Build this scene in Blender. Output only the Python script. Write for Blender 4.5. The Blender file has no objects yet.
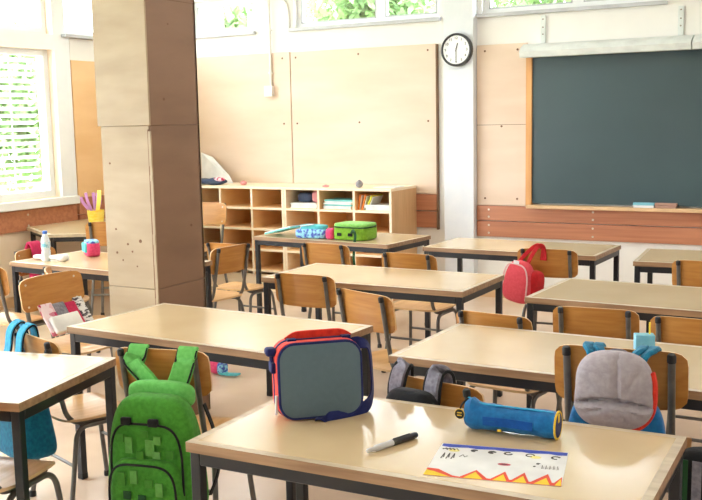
import bpy, bmesh, math, random
from mathutils import Vector, Matrix
random.seed(7)
sc = bpy.context.scene
C = sc.collection
PI = math.pi
R = math.radians

# ------------------------------------------------------------------ camera
CAM_Z = 1.663
cam_d = bpy.data.cameras.new('camera')
cam = bpy.data.objects.new('camera', cam_d)
C.objects.link(cam)
cam_d.sensor_width = 36.0
cam_d.lens = 970.65 / 702 * 36.0
cam_d.clip_start = 0.05
pit, yaw, rol = R(7.561), R(-28.981), R(-1.128)
fw = Vector((math.sin(yaw)*math.cos(pit), math.cos(yaw)*math.cos(pit), -math.sin(pit)))
rt = Vector((math.cos(yaw), -math.sin(yaw), 0)); up = rt.cross(fw)
r2 = rt*math.cos(rol) + up*math.sin(rol); u2 = up*math.cos(rol) - rt*math.sin(rol)
m = Matrix((r2, u2, -fw)).transposed().to_4x4(); m.translation = (0, 0, CAM_Z)
cam.matrix_world = m
sc.camera = cam

# ------------------------------------------------------------------ exposure, world, sun
sc.view_settings.view_transform = 'Standard'
sc.view_settings.look = 'None'
sc.view_settings.gamma = 1
sc.view_settings.use_curve_mapping = False
sc.view_settings.exposure = 0.5
sc.cycles.use_denoising = True
sc.cycles.max_bounces = 8
sc.cycles.diffuse_bounces = 5
sc.cycles.sample_clamp_indirect = 6
w = bpy.data.worlds.new('sky'); sc.world = w; w.use_nodes = True
bg = w.node_tree.nodes['Background']
bg.inputs[0].default_value = (0.87, 0.94, 1.0, 1); bg.inputs[1].default_value = 15.0

# area light helper, for the added ceiling fill and as base of the portals
def area(name, loc, rot, sx, sy, power, color=(1, 1, 1)):
    l = bpy.data.lights.new(name, 'AREA'); l.shape = 'RECTANGLE'; l.size = sx; l.size_y = sy
    l.energy = power; l.color = color
    o = bpy.data.objects.new(name, l); C.objects.link(o); o.location = loc; o.rotation_euler = rot
    return o
def portal(name, loc, rot, sx, sy):
    o = area(name, loc, rot, sx, sy, 1); o.data.cycles.is_portal = True
    return o
# portals help the renderer find the sky through the openings; they give no light of their own
portal('portal_left', (-7.12, 2.9, 1.7), (0, R(-90), 0), 1.5, 8.2)
portal('portal_left_high', (-7.12, 3.4, 2.83), (0, R(-90), 0), 0.6, 10.0)
portal('portal_front_high', (-2.2, 8.52, 2.775), (R(-90), 0, 0), 9.2, 0.38)
# fill light from above the view, added to brighten the room evenly
for lx in (-5.3, -2.6, 0.3):
    for ly in (0.6, 3.6, 6.6):
        area('ceiling_fill_light', (lx, ly, 3.16), (0, 0, 0), 0.25, 1.4, (3 if ly < 1 else 9 if ly < 4 else 14), (1.0, 0.99, 0.98))

# ------------------------------------------------------------------ materials
def lin(c):
    return tuple(((v/255)/12.92 if v/255 <= .04045 else ((v/255+.055)/1.055)**2.4) for v in c) + (1,)
MAT = {}
def mat(name, col, rough=.6, metal=0, col2=None, scale=(8, 8, 8), detail=3, bump=0, spec=.5, coat=0, lo=.35, hi=.65, kind='noise', sheen=0):
    m = bpy.data.materials.new(name); m.use_nodes = True
    nt = m.node_tree; b = nt.nodes['Principled BSDF']
    b.inputs['Roughness'].default_value = rough; b.inputs['Metallic'].default_value = metal
    b.inputs['Specular IOR Level'].default_value = spec
    b.inputs['Coat Weight'].default_value = coat; b.inputs['Coat Roughness'].default_value = .12
    b.inputs['Sheen Weight'].default_value = sheen
    tc = nt.nodes.new('ShaderNodeTexCoord'); mp = nt.nodes.new('ShaderNodeMapping'); mp.inputs['Scale'].default_value = scale
    nt.links.new(tc.outputs['Object'], mp.inputs[0])
    if kind == 'voronoi':
        nz = nt.nodes.new('ShaderNodeTexVoronoi'); nz.inputs['Scale'].default_value = 1; out = nz.outputs['Color']
    else:
        nz = nt.nodes.new('ShaderNodeTexNoise'); nz.inputs['Scale'].default_value = 1; nz.inputs['Detail'].default_value = detail; out = nz.outputs['Fac']
    nt.links.new(mp.outputs[0], nz.inputs['Vector'])
    rp = nt.nodes.new('ShaderNodeValToRGB')
    c2 = col2 or tuple(v*.93 for v in col)
    rp.color_ramp.elements[0].position = lo; rp.color_ramp.elements[1].position = hi
    rp.color_ramp.elements[0].color = lin(c2); rp.color_ramp.elements[1].color = lin(col)
    nt.links.new(out, rp.inputs[0]); nt.links.new(rp.outputs[0], b.inputs['Base Color'])
    if bump:
        bp = nt.nodes.new('ShaderNodeBump'); bp.inputs['Strength'].default_value = bump; bp.inputs['Distance'].default_value = .01
        nt.links.new(nz.outputs[0], bp.inputs['Height']); nt.links.new(bp.outputs[0], b.inputs['Normal'])
    MAT[name] = m
    return m
mat('laminate', (212, 188, 150), .22, col2=(206, 181, 142), scale=(3, 3, 3), spec=.5, coat=.15)
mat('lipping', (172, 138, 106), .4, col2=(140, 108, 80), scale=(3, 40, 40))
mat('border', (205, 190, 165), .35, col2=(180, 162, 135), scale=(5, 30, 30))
mat('desk_steel', (25, 28, 35), .38, spec=.5, scale=(20, 20, 20))
mat('tube_steel', (112, 110, 106), .35, .25, col2=(98, 95, 92), scale=(20, 20, 20))
mat('black_rubber', (28, 28, 30), .6)
mat('beech', (192, 136, 68), .33, col2=(176, 117, 54), scale=(3, 50, 50), spec=.5, coat=.1)
mat('seat_beech', (222, 176, 122), .3, col2=(206, 156, 100), scale=(40, 3, 40), spec=.5, coat=.2)
mat('ply_edge', (226, 190, 142), .5)
mat('screw', (225, 215, 200), .3, .6)
mat('plywood', (226, 204, 184), .45, col2=(216, 191, 168), scale=(1.2, 1.2, 5), detail=6, lo=.3, hi=.7)
mat('plywood_warm', (238, 198, 148), .5, col2=(230, 186, 134), scale=(1.5, 1.5, 6), detail=6)
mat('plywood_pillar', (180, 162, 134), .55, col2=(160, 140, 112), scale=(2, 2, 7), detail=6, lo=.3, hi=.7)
mat('pillar_side_shaded', (138, 106, 82), .6, col2=(127, 96, 73), scale=(2, 2, 7), detail=6)  # darker copy of the pillar plywood, shade put into the colour
mat('stain', (120, 84, 58), .7)
mat('seam', (120, 90, 64), .7)
mat('wainscot', (190, 128, 95), .38, col2=(170, 108, 78), scale=(1.2, 30, 30), detail=5)
mat('wall_white', (240, 238, 234), .8, scale=(3, 3, 3), col2=(236, 234, 230))
mat('wall_low', (236, 236, 238), .7, col2=(230, 230, 233))
mat('wall_cream', (244, 226, 204), .7, col2=(240, 220, 196))
mat('column_white', (228, 232, 238), .6, col2=(222, 227, 234))
mat('window_white', (240, 242, 245), .35, spec=.5, col2=(237, 239, 242))
mat('sill_grey', (196, 198, 204), .4)
mat('floor', (230, 206, 184), .25, col2=(220, 194, 170), scale=(2, 2, 2), detail=5, spec=.5)
mat('board', (58, 80, 86), .36, col2=(49, 69, 75), scale=(1.2, 1.2, 1.2), detail=4, lo=.25, hi=.75)
mat('board_wood', (222, 166, 104), .45, col2=(206, 148, 88), scale=(20, 20, 2))
mat('tray_wood', (222, 184, 140), .45)
mat('housing_white', (226, 232, 230), .5)
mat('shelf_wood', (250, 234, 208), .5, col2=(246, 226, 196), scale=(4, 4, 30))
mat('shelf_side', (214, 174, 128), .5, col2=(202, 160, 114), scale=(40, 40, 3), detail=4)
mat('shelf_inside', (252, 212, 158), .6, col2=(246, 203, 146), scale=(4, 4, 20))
mat('clock_dark', (58, 60, 64), .35)
mat('clock_face', (240, 242, 244), .5, col2=(238, 240, 242))
mat('ink', (30, 30, 34), .5)
mat('conduit_white', (236, 232, 226), .5)
mat('paper_white', (240, 242, 244), .6)
mat('blind_white', (240, 242, 242), .6)
mat('leaf', (168, 190, 146), .6, col2=(112, 146, 100), scale=(1.5, 1.5, 1.5))
mat('bark', (110, 88, 66), .8)
mat('ground', (150, 160, 120), .9, col2=(120, 140, 90), scale=(.5, .5, .5))
def fab(n, c, c2=None, r=.85, s=60, b=.25): return mat(n, c, r, col2=c2, scale=(s, s, s), bump=b, spec=.25, sheen=.1)
fab('green', (74, 150, 50), (62, 132, 40)); fab('green_light', (108, 172, 92)); fab('green_dark', (34, 78, 44))
fab('green_mid', (70, 138, 46)); fab('green_pale', (100, 164, 78)); fab('strap_green', (110, 192, 100), (96, 178, 86))
fab('black_fabric', (26, 27, 30)); fab('navy', (28, 38, 98), (24, 32, 86)); fab('red', (226, 62, 44), (208, 50, 38))
fab('grey_panel', (92, 112, 124), (89, 109, 121), .5, b=.05); fab('cyan_blue', (16, 112, 176), (10, 96, 158), .5)
fab('blue_deep', (18, 84, 168)); fab('blue_light', (44, 164, 216)); fab('yellow', (240, 200, 60))
fab('grey_quilt', (176, 168, 176), (164, 156, 164), .7); fab('teal_bag', (18, 122, 158), (12, 100, 136)); fab('strap_blue', (62, 172, 214), (44, 150, 196))
fab('red_bag', (224, 84, 98), (216, 74, 88)); fab('red_strap', (198, 36, 44)); fab('piping_pink', (240, 196, 200))
fab('heather', (140, 138, 150), (112, 110, 124)); fab('lime', (128, 176, 52), (110, 158, 42)); fab('lime_lid', (150, 206, 110), (116, 190, 90))
fab('pink', (232, 84, 130), (214, 66, 112)); fab('teal_light', (96, 196, 204)); fab('magenta', (200, 44, 92))
mat('pattern_bag', (236, 214, 224), .7, col2=(190, 50, 100), scale=(38, 38, 38), kind='voronoi', lo=.3, hi=.5)
mat('zebra_bag', (226, 226, 232), .7, col2=(70, 66, 78), scale=(30, 30, 90), lo=.45, hi=.52)
mat('pattern_blue', (150, 214, 236), .7, col2=(70, 90, 190), scale=(45, 45, 45), lo=.42, hi=.56)
mat('crayon_blue', (62, 84, 196), .7); mat('crayon_red', (232, 74, 44), .7); mat('crayon_yellow', (250, 214, 40), .7)
mat('pale_yellow', (246, 236, 150), .7); mat('lips', (200, 70, 96), .7)
mat('marker_body', (214, 214, 218), .35); mat('marker_cap', (32, 32, 36), .35)
mat('carton', (140, 204, 232), .5, col2=(110, 186, 222), scale=(20, 20, 20)); mat('straw', (248, 216, 60), .4)
mat('duster_blue', (130, 196, 214), .7); mat('duster_brown', (178, 140, 124), .7)
mat('bottle_plastic', (226, 236, 246), .1, spec=.6); mat('bottle_label', (120, 190, 214), .5, col2=(220, 236, 244), scale=(30, 30, 30), lo=.45, hi=.55)
mat('bottle_cap', (60, 120, 216), .4); mat('cup_yellow', (250, 206, 50), .4, col2=(246, 226, 120), scale=(20, 20, 40)); mat('petal_purple', (190, 130, 190), .6); mat('petal_yellow', (250, 216, 90), .6)
mat('folder_orange', (240, 140, 50), .6); mat('folder_lime', (226, 224, 60), .6); mat('book_teal', (120, 208, 208), .5); mat('dark_items', (60, 74, 104), .7)
mat('ball_grey', (150, 148, 154), .6); mat('skin_ball', (226, 150, 150), .6)
mat('fill_lamp_body', (235, 235, 235), .5)
g = bpy.data.materials.new('glass'); g.use_nodes = True
nt = g.node_tree; nt.nodes.remove(nt.nodes['Principled BSDF'])
tr = nt.nodes.new('ShaderNodeBsdfTransparent'); gl = nt.nodes.new('ShaderNodeBsdfGlossy'); gl.inputs['Roughness'].default_value = .02
mx = nt.nodes.new('ShaderNodeMixShader'); mx.inputs[0].default_value = .06
nt.links.new(tr.outputs[0], mx.inputs[1]); nt.links.new(gl.outputs[0], mx.inputs[2]); nt.links.new(mx.outputs[0], nt.nodes['Material Output'].inputs[0])
MAT['glass'] = g
dif = bpy.data.materials.new('lamp_diffuser'); dif.use_nodes = True
db = dif.node_tree.nodes['Principled BSDF']; db.inputs['Emission Color'].default_value = (1, .97, .92, 1); db.inputs['Emission Strength'].default_value = 3
MAT['lamp_diffuser'] = dif

bl = bpy.data.materials.new('blind_slat'); bl.use_nodes = True
nt = bl.node_tree; nt.nodes.remove(nt.nodes['Principled BSDF'])
df = nt.nodes.new('ShaderNodeBsdfDiffuse'); df.inputs[0].default_value = (.88, .9, .9, 1); tl = nt.nodes.new('ShaderNodeBsdfTranslucent'); tl.inputs[0].default_value = (.85, .87, .87, 1)
mx = nt.nodes.new('ShaderNodeMixShader'); mx.inputs[0].default_value = .5
nt.links.new(df.outputs[0], mx.inputs[1]); nt.links.new(tl.outputs[0], mx.inputs[2]); nt.links.new(mx.outputs[0], nt.nodes['Material Output'].inputs[0])
MAT['blind_slat'] = bl
lf = MAT['leaf'].node_tree; tl = lf.nodes.new('ShaderNodeBsdfTranslucent'); tl.inputs[0].default_value = (.42, .58, .26, 1)
mx = lf.nodes.new('ShaderNodeMixShader'); mx.inputs[0].default_value = .45
lf.links.new(lf.nodes['Principled BSDF'].outputs[0], mx.inputs[1]); lf.links.new(tl.outputs[0], mx.inputs[2]); lf.links.new(mx.outputs[0], lf.nodes['Material Output'].inputs[0])

# ------------------------------------------------------------------ mesh helpers
def T(x=0, y=0, z=0, rz=0, rx=0, ry=0):
    return Matrix.Translation((x, y, z)) @ Matrix.Rotation(rz, 4, 'Z') @ Matrix.Rotation(ry, 4, 'Y') @ Matrix.Rotation(rx, 4, 'X')
def finish(name, bm, material, parent=None, smooth=True, bevel=0, mx=None, seg=2, subsurf=0):
    me = bpy.data.meshes.new(name)
    bmesh.ops.recalc_face_normals(bm, faces=bm.faces)
    if mx: bmesh.ops.transform(bm, matrix=mx, verts=bm.verts)
    bm.to_mesh(me); bm.free()
    if smooth:
        for p in me.polygons: p.use_smooth = True
        me.set_sharp_from_angle(angle=R(38))
    mats = material if isinstance(material, (list, tuple)) else [material]
    for q in mats: me.materials.append(MAT[q])
    o = bpy.data.objects.new(name, me); C.objects.link(o)
    if parent: o.parent = parent
    if bevel:
        b = o.modifiers.new('bevel', 'BEVEL'); b.width = bevel; b.segments = seg; b.limit_method = 'ANGLE'; b.angle_limit = R(40)
    if subsurf:
        s = o.modifiers.new('sub', 'SUBSURF'); s.levels = subsurf; s.render_levels = subsurf
    return o
def box(bm, x0, x1, y0, y1, z0, z1, mi=0):
    v = [bm.verts.new(p) for p in ((x0,y0,z0),(x1,y0,z0),(x1,y1,z0),(x0,y1,z0),(x0,y0,z1),(x1,y0,z1),(x1,y1,z1),(x0,y1,z1))]
    for f in ((0,3,2,1),(4,5,6,7),(0,1,5,4),(1,2,6,5),(2,3,7,6),(3,0,4,7)):
        bm.faces.new([v[i] for i in f]).material_index = mi
def bx(name, x0, x1, y0, y1, z0, z1, material, parent=None, bevel=0, mx=None, seg=2):
    bm = bmesh.new(); box(bm, x0, x1, y0, y1, z0, z1)
    return finish(name, bm, material, parent, smooth=bool(bevel), bevel=bevel, mx=mx, seg=seg)
def fillet(pts, rad, n=6):
    pts = [Vector(p) for p in pts]; out = [pts[0]]
    for i in range(1, len(pts)-1):
        a, b, c = pts[i-1], pts[i], pts[i+1]
        d1 = (a-b); d2 = (c-b); r = min(rad, d1.length*.48, d2.length*.48)
        p = b + d1.normalized()*r; q = b + d2.normalized()*r
        for k in range(n+1):
            t = k/n; out.append(p*(1-t)**2 + b*2*t*(1-t) + q*t*t)
    out.append(pts[-1]); return out
def catmull(pts, n=6):
    pts = [Vector(p) for p in pts]; P = [pts[0]*2-pts[1]] + pts + [pts[-1]*2-pts[-2]]; out = []
    for i in range(1, len(P)-2):
        for k in range(n):
            t = k/n; a, b, c, d = P[i-1:i+3]
            out.append(.5*((2*b)+(c-a)*t+(2*a-5*b+4*c-d)*t*t+(3*b-a-3*c+d)*t**3))
    out.append(pts[-1]); return out
def sweep(bm, pts, prof, normal=None, mi=0, closed=False):
    """prof: list of (u,v); u along side axis, v along normal axis"""
    pts = [Vector(p) for p in pts]; rings = []; nrm = Vector(normal) if normal else None
    n = len(pts)
    for i, p in enumerate(pts):
        if closed: t = (pts[(i+1) % n]-pts[i-1]).normalized()
        else: t = (pts[min(i+1, n-1)]-pts[max(i-1, 0)]).normalized()
        if nrm is None:
            nrm = Vector((0, 0, 1)) if abs(t.z) < .9 else Vector((1, 0, 0))
        nn = nrm - t*nrm.dot(t)
        if nn.length < 1e-4: nn = t.orthogonal()
        nn.normalize(); side = t.cross(nn)
        if normal is None: nrm = nn
        sc_ = 1
        rings.append([bm.verts.new(p + side*u*sc_ + nn*v*sc_) for u, v in prof])
    k = len(prof); m = n if closed else n-1
    for i in range(m):
        a, b = rings[i], rings[(i+1) % n]
        for j in range(k):
            bm.faces.new((a[j], a[(j+1) % k], b[(j+1) % k], b[j])).material_index = mi
    if not closed:
        bm.faces.new(list(reversed(rings[0]))).material_index = mi; bm.faces.new(rings[-1]).material_index = mi
def circ(r, n=10, ry=None): return [(r*math.cos(2*PI*i/n), (ry or r)*math.sin(2*PI*i/n)) for i in range(n)]
def tube(name, pts, r, material, parent=None, n=10, mx=None, closed=False):
    bm = bmesh.new(); sweep(bm, pts, circ(r, n), closed=closed)
    return finish(name, bm, material, parent, mx=mx)
def flat(wd, th):
    a, b = wd/2, th/2; c = min(b, a)*.6
    return [(-a, -b+c), (-a+c, -b), (a-c, -b), (a, -b+c), (a, b-c), (a-c, b), (-a+c, b), (-a, b-c)]
def strap(name, pts, wd, th, normal, material, parent=None, mx=None):
    bm = bmesh.new(); sweep(bm, pts, flat(wd, th), normal)
    return finish(name, bm, material, parent, mx=mx)
def rrect(w_, h_, r, n=5):
    out = []
    for cx, cy, a in ((w_/2-r, h_/2-r, 0), (-w_/2+r, h_/2-r, 90), (-w_/2+r, -h_/2+r, 180), (w_/2-r, -h_/2+r, 270)):
        for k in range(n+1):
            t = R(a+90*k/n); out.append((cx+r*math.cos(t), cy+r*math.sin(t)))
    return out
def lathe(bm, prof, n=24, mi=0, mx=None):
    rings = []
    for r, z in prof:
        rings.append([bm.verts.new(((mx or Matrix()) @ Vector((r*math.cos(2*PI*i/n), r*math.sin(2*PI*i/n), z)))) for i in range(n)])
    for a, b in zip(rings, rings[1:]):
        for i in range(n): bm.faces.new((a[i], a[(i+1) % n], b[(i+1) % n], b[i])).material_index = mi
    bm.faces.new(list(reversed(rings[0]))).material_index = mi; bm.faces.new(rings[-1]).material_index = mi
def sell(bm, rx, ry, rz, e1=.5, e2=.5, n=36, k=20, fn=None, mi=0):
    """superellipsoid, e small = boxy"""
    pw = lambda c, e: math.copysign(abs(c)**e, c)
    rows = []
    for j in range(1, k):
        v = -PI/2 + PI*j/k; row = []
        for i in range(n):
            u = 2*PI*i/n
            p = Vector((rx*pw(math.cos(v), e1)*pw(math.cos(u), e2), ry*pw(math.cos(v), e1)*pw(math.sin(u), e2), rz*pw(math.sin(v), e1)))
            row.append(bm.verts.new(fn(p) if fn else p))
        rows.append(row)
    b = bm.verts.new(fn(Vector((0, 0, -rz))) if fn else (0, 0, -rz)); t = bm.verts.new(fn(Vector((0, 0, rz))) if fn else (0, 0, rz))
    for a, c in zip(rows, rows[1:]):
        for i in range(n): bm.faces.new((a[i], a[(i+1) % n], c[(i+1) % n], c[i])).material_index = mi
    for i in range(n):
        bm.faces.new((b, rows[0][(i+1) % n], rows[0][i])).material_index = mi
        bm.faces.new((t, rows[-1][i], rows[-1][(i+1) % n])).material_index = mi
def tag(o, label=None, cat=None, group=None, kind=None):
    if label: o['label'] = label
    if cat: o['category'] = cat
    if group: o['group'] = group
    if kind: o['kind'] = kind
    return o
def thing(name, label, cat, loc=(0, 0, 0), rz=0, group=None, s=1):
    o = bpy.data.objects.new(name, None); C.objects.link(o); o.location = loc; o.rotation_euler = (0, 0, rz); o.scale = (s, s, s)
    o.empty_display_size = .1
    return tag(o, label, cat, group)
def copy_tree(o, parent=None):
    c = o.copy(); C.objects.link(c); c.parent = parent
    for ch in [q for q in bpy.data.objects if q.parent == o]: copy_tree(ch, c)
    return c
def struct(o, label=None):
    o['kind'] = 'structure'
    if label: o['label'] = label
    return o

# ------------------------------------------------------------------ room shell
X0, X1, Y0, Y1, CEIL = -7.1, 3.0, -2.5, 8.5, 3.25
struct(bx('floor', X0-.2, X1+.2, Y0-.2, Y1+.2, -.15, 0, 'floor'), 'warm beige vinyl classroom floor')
struct(bx('ceiling', X0-.2, X1+.2, Y0-.2, Y1+.2, CEIL, CEIL+.15, 'wall_white'))
def wall_with_holes(name, axis, pos, thick, a0, a1, holes, material):
    """solid wall along an axis with rectangular openings: holes = (a_start, a_end, z0, z1)"""
    bm = bmesh.new()
    cuts = sorted({a0, a1} | {h[0] for h in holes} | {h[1] for h in holes})
    for s, e in zip(cuts, cuts[1:]):
        hs = sorted([(h[2], h[3]) for h in holes if h[0] <= s and h[1] >= e]); z = 0
        for z0, z1 in hs + [(CEIL, CEIL)]:
            if z0 > z:
                if axis == 'x': box(bm, s, e, min(pos, pos+thick), max(pos, pos+thick), z, z0)
                else: box(bm, min(pos, pos+thick), max(pos, pos+thick), s, e, z, z0)
            z = z1
    bmesh.ops.remove_doubles(bm, verts=bm.verts, dist=1e-5)
    return struct(finish(name, bm, material, smooth=False))
WT = 3.12; WF = 2.95
front_holes = [(-6.62, -5.80, 2.6, WF), (-5.31, -3.72, 2.6, WF), (-3.30, -1.68, 2.6, WF), (-1.30, .35, 2.6, WF), (.75, 2.4, 2.6, WF)]
wf = wall_with_holes('wall_front', 'x', Y1, .22, X0-.22, X1+.22, front_holes, 'wall_white')
left_holes = [(4.0, 6.95, .99, 2.40), (.7, 3.7, .99, 2.40), (-2.0, .4, .99, 2.40), (4.0, 6.95, 2.55, WT), (7.12, 8.3, 2.55, WT), (.7, 3.7, 2.55, WT), (-2.0, .4, 2.55, WT)]
wl = wall_with_holes('wall_left', 'y', X0, -.22, Y0-.22, Y1, left_holes, 'wall_cream')
wr = wall_with_holes('wall_right', 'y', X1, .22, Y0-.22, Y1, [], 'wall_white')
wb = wall_with_holes('wall_rear', 'x', Y0, -.22, X0, X1, [], 'wall_white')

def window_x(name, a, b, z0, z1, y, mull, blinds=False):   # window in a wall running along x
    bm = bmesh.new(); f = .05; ya, yb = y+.06, y+.13
    for q in ((a, b, z0, z0+f), (a, b, z1-f, z1), (a, a+f, z0+f, z1-f), (b-f, b, z0+f, z1-f)): box(bm, q[0], q[1], ya, yb, q[2], q[3])
    xs = [a+f]
    for c in mull: box(bm, c-.05, c+.05, ya, yb, z0+f, z1-f); xs += [c-.05, c+.05]
    o = struct(finish(name, bm, 'window_white', smooth=False))
    bm = bmesh.new(); box(bm, a+.01, b-.01, y+.09, y+.096, z0+.01, z1-.01)
    finish('pane', bm, 'glass', o, smooth=False)
    xs.append(b-f)
    for l, r_ in zip(xs[::2], xs[1::2]):                   # dark rubber gasket around each pane
        bm = bmesh.new(); gk = .012
        for q in ((l, r_, z0+f, z0+f+gk), (l, l+gk, z0+f, z1-f), (r_-gk, r_, z0+f, z1-f), (l, r_, z1-f-gk, z1-f)): box(bm, q[0], q[1], ya-.004, ya+.02, q[2], q[3])
        finish('gasket', bm, 'sill_grey', o, smooth=False)
    return o
def window_y(name, a, b, z0, z1, x, mull, sgn=-1):
    bm = bmesh.new(); f = .06; xa, xb = sorted((x+sgn*.06, x+sgn*.13))
    for q in ((a, b, z0, z0+f), (a, b, z1-f, z1), (a, a+f, z0+f, z1-f), (b-f, b, z0+f, z1-f)): box(bm, xa, xb, q[0], q[1], q[2], q[3])
    for c in mull: box(bm, xa, xb, c-.05, c+.05, z0+f, z1-f)
    o = struct(finish(name, bm, 'window_white', smooth=False))
    finish('pane', (lambda bm: (box(bm, *sorted((x+sgn*.09, x+sgn*.096)), a+.01, b-.01, z0+.01, z1-.01), bm)[1])(bmesh.new()), 'glass', o, smooth=False)
    return o
wn = 1
for (a, b, z0, z1), mu in zip(front_holes, ([], [-4.36], [-2.43], [-.47], [1.57])):
    window_x('window_%d' % wn, a, b, z0, z1, Y1, mu); wn += 1
for (a, b, z0, z1) in left_holes:
    window_y('window_%d' % wn, a, b, z0, z1, X0, [(a+b)/2] if b-a > 2 else []); wn += 1
# grey sills of the high windows (children of the wall they are part of)
for a, b in ((-6.7, -5.78), (-5.36, -3.70), (-3.34, -1.66), (-1.36, .4), (.7, 2.45)):
    bx('window_ledge', a, b, Y1-.045, Y1+.07, 2.572, 2.602, 'sill_grey', wf)
bx('window_ledge', X0-.07, X0+.09, 7.05, Y1, 2.525, 2.552, 'sill_grey', wl)
# left wall: white window surround, sill, wood band, panels
bx('window_reveal', X0, X0+.035, 6.95, 7.15, .93, 2.55, 'window_white', wl)
bx('upper_post', X0, X0+.02, 6.95, 7.12, 2.55, CEIL, 'window_white', wl)
bx('transom', X0, X0+.035, Y0, 6.95, 2.40, 2.545, 'window_white', wl)
bx('window_sill', X0, X0+.09, Y0, 7.13, .905, .985, 'window_white', wl, bevel=.008)
bm = bmesh.new(); box(bm, X0, X0+.03, Y0, 7.14, .70, .895)
wbnd = finish('wainscot_board', bm, 'wainscot', wl, smooth=False)
for yy in (5.2, 6.5):
    for zz in (.745, .85):
        bm = bmesh.new(); lathe(bm, [(.011, 0), (.011, .004)], 10, mx=T(X0+.03, yy, zz, ry=R(90))); finish('screw', bm, 'screw', wbnd)
bx('plywood_panel', X0, X0+.03, 7.17, Y1-.02, .96, 2.31, 'plywood_warm', wl)
bx('wainscot_board', X0, X0+.035, 7.17, Y1-.02, .79, .955, 'wainscot', wl)
bx('wainscot_board', X0, X0+.035, 7.17, Y1-.02, .60, .785, 'wainscot', wl)
bx('upper_band', X0, X0+.02, 7.17, Y1-.02, 2.31, 2.52, 'wall_white', wl)
# external blind behind the left windows: real slats
def blind(a, b, label):
    t = thing('venetian_blind', label, 'blind', (X0-.19, (a+b)/2, 1.0), group=None)
    L = (b-a)/2
    for k in range(20):
        z = .05 + k*.066
        bm = bmesh.new(); box(bm, -.033, .033, -L, L, -.0015, .0015)
        finish('slat', bm, 'blind_slat', t, smooth=False, mx=T(0, 0, z, ry=R(-28)))
    bx('head_rail', -.03, .03, -L, L, 1.35, 1.39, 'blind_white', t)
    for yy in (-L+.3, L-.3):
        bx('lift_cord', -.004, .004, yy-.004, yy+.004, 0, 1.36, 'blind_white', t)
blind(4.05, 6.88, 'white slatted blind hanging outside the tall window nearest the room corner')

# front wall panels
def panel(name, a, b, z0, z1, y, material, parent):
    return bx(name, a, b, y-.025, y, z0, z1, material, parent, bevel=.002, seg=1)
p1 = panel('plywood_panel', X0+.05, -5.362, .30, 2.37, Y1, 'plywood', wf)
p2 = panel('plywood_panel', -5.352, -3.745, .96, 2.365, Y1, 'plywood', wf)
p3 = panel('plywood_panel', -3.34, -2.86, .865, 2.325, Y1, 'plywood', wf)
bx('panel_seam', -3.34, -2.86, Y1-.0262, Y1-.02, 1.602, 1.606, 'seam', p3)
for px_, zs in ((p1, [(-5.45, 2.31), (-5.45, 1.65)]), (p2, [(-5.29, 2.31), (-3.83, 2.31), (-5.29, 1.65), (-4.57, 2.31), (-4.57, 1.65), (-3.83, 1.65)]), (p3, [(-3.26, 2.27), (-2.95, 2.27), (-3.1, 1.59), (-3.26, .93), (-2.95, .93)])):
    for xx, zz in zs:
        bm = bmesh.new(); lathe(bm, [(.010, 0), (.010, .003)], 10, mx=T(xx, Y1-.025, zz, rx=R(90))); finish('screw', bm, 'stain', px_)
bx('shadow_gap_strip', -3.744, -3.73, Y1-.04, Y1, .62, 2.36, 'seam', wf)  # dark strip standing in for the shadow line between panel and column
bx('wainscot_board', -4.0, -3.75, Y1-.03, Y1, .80, .955, 'wainscot', wf, bevel=.003)
bx('wainscot_board', -4.0, -3.75, Y1-.03, Y1, .635, .79, 'wainscot', wf, bevel=.003)
for z0, z1 in ((.725, .862), (.575, .718)):
    b_ = bx('wainscot_board', -3.34, X1, Y1-.035, Y1, z0, z1, 'wainscot', wf, bevel=.003)
    for xx in (-3.22, -2.25, -1.1, 0):
        for zz in (z0+.035, z1-.035):
            bm = bmesh.new(); lathe(bm, [(.010, 0), (.010, .004)], 10, mx=T(xx, Y1-.035, zz, rx=R(90))); finish('screw', bm, 'screw', b_)
struct(bx('column', -3.635, -3.345, Y1-.1, Y1, 0, CEIL, 'column_white'), 'white square column behind the wall clock')
struct(bx('baseboard_front', -3.34, X1, Y1-.02, Y1, 0, .10, 'tray_wood'))
struct(bx('baseboard_left', X0, X0+.02, Y0, Y1-.02, 0, .10, 'tray_wood'))

# ------------------------------------------------------------------ plywood-clad pillar
PX0, PX1, PY0, PY1 = -3.775, -3.425, 4.02, 4.44
pl = struct(bx('pillar', PX0+.014, PX1-.014, PY0+.014, PY1-.014, 0, CEIL, 'seam'), 'square pillar clad in scuffed plywood boards')
ZS = 1.66; ZL = .78
for z0, z1, q in ((0, ZL, 0), (ZL+.002, ZS, 0), (ZS+.0008, CEIL, .018)):
    bx('cladding_board', PX0-q, PX1-(.012 if z1 < 2 else .001), PY0-q*.2, PY0+.014, z0, z1, 'plywood_pillar', pl, bevel=.002, seg=1)
    bx('cladding_board', PX1-.014, PX1, PY0+.006, PY1, z0, z1, 'pillar_side_shaded', pl, bevel=.002, seg=1)
bx('cladding_board', PX0, PX0+.014, PY0+.014, PY1, 0, CEIL, 'plywood_pillar', pl)
bx('cladding_board', PX0, PX1, PY1-.014, PY1, 0, CEIL, 'plywood_pillar', pl)
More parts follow.
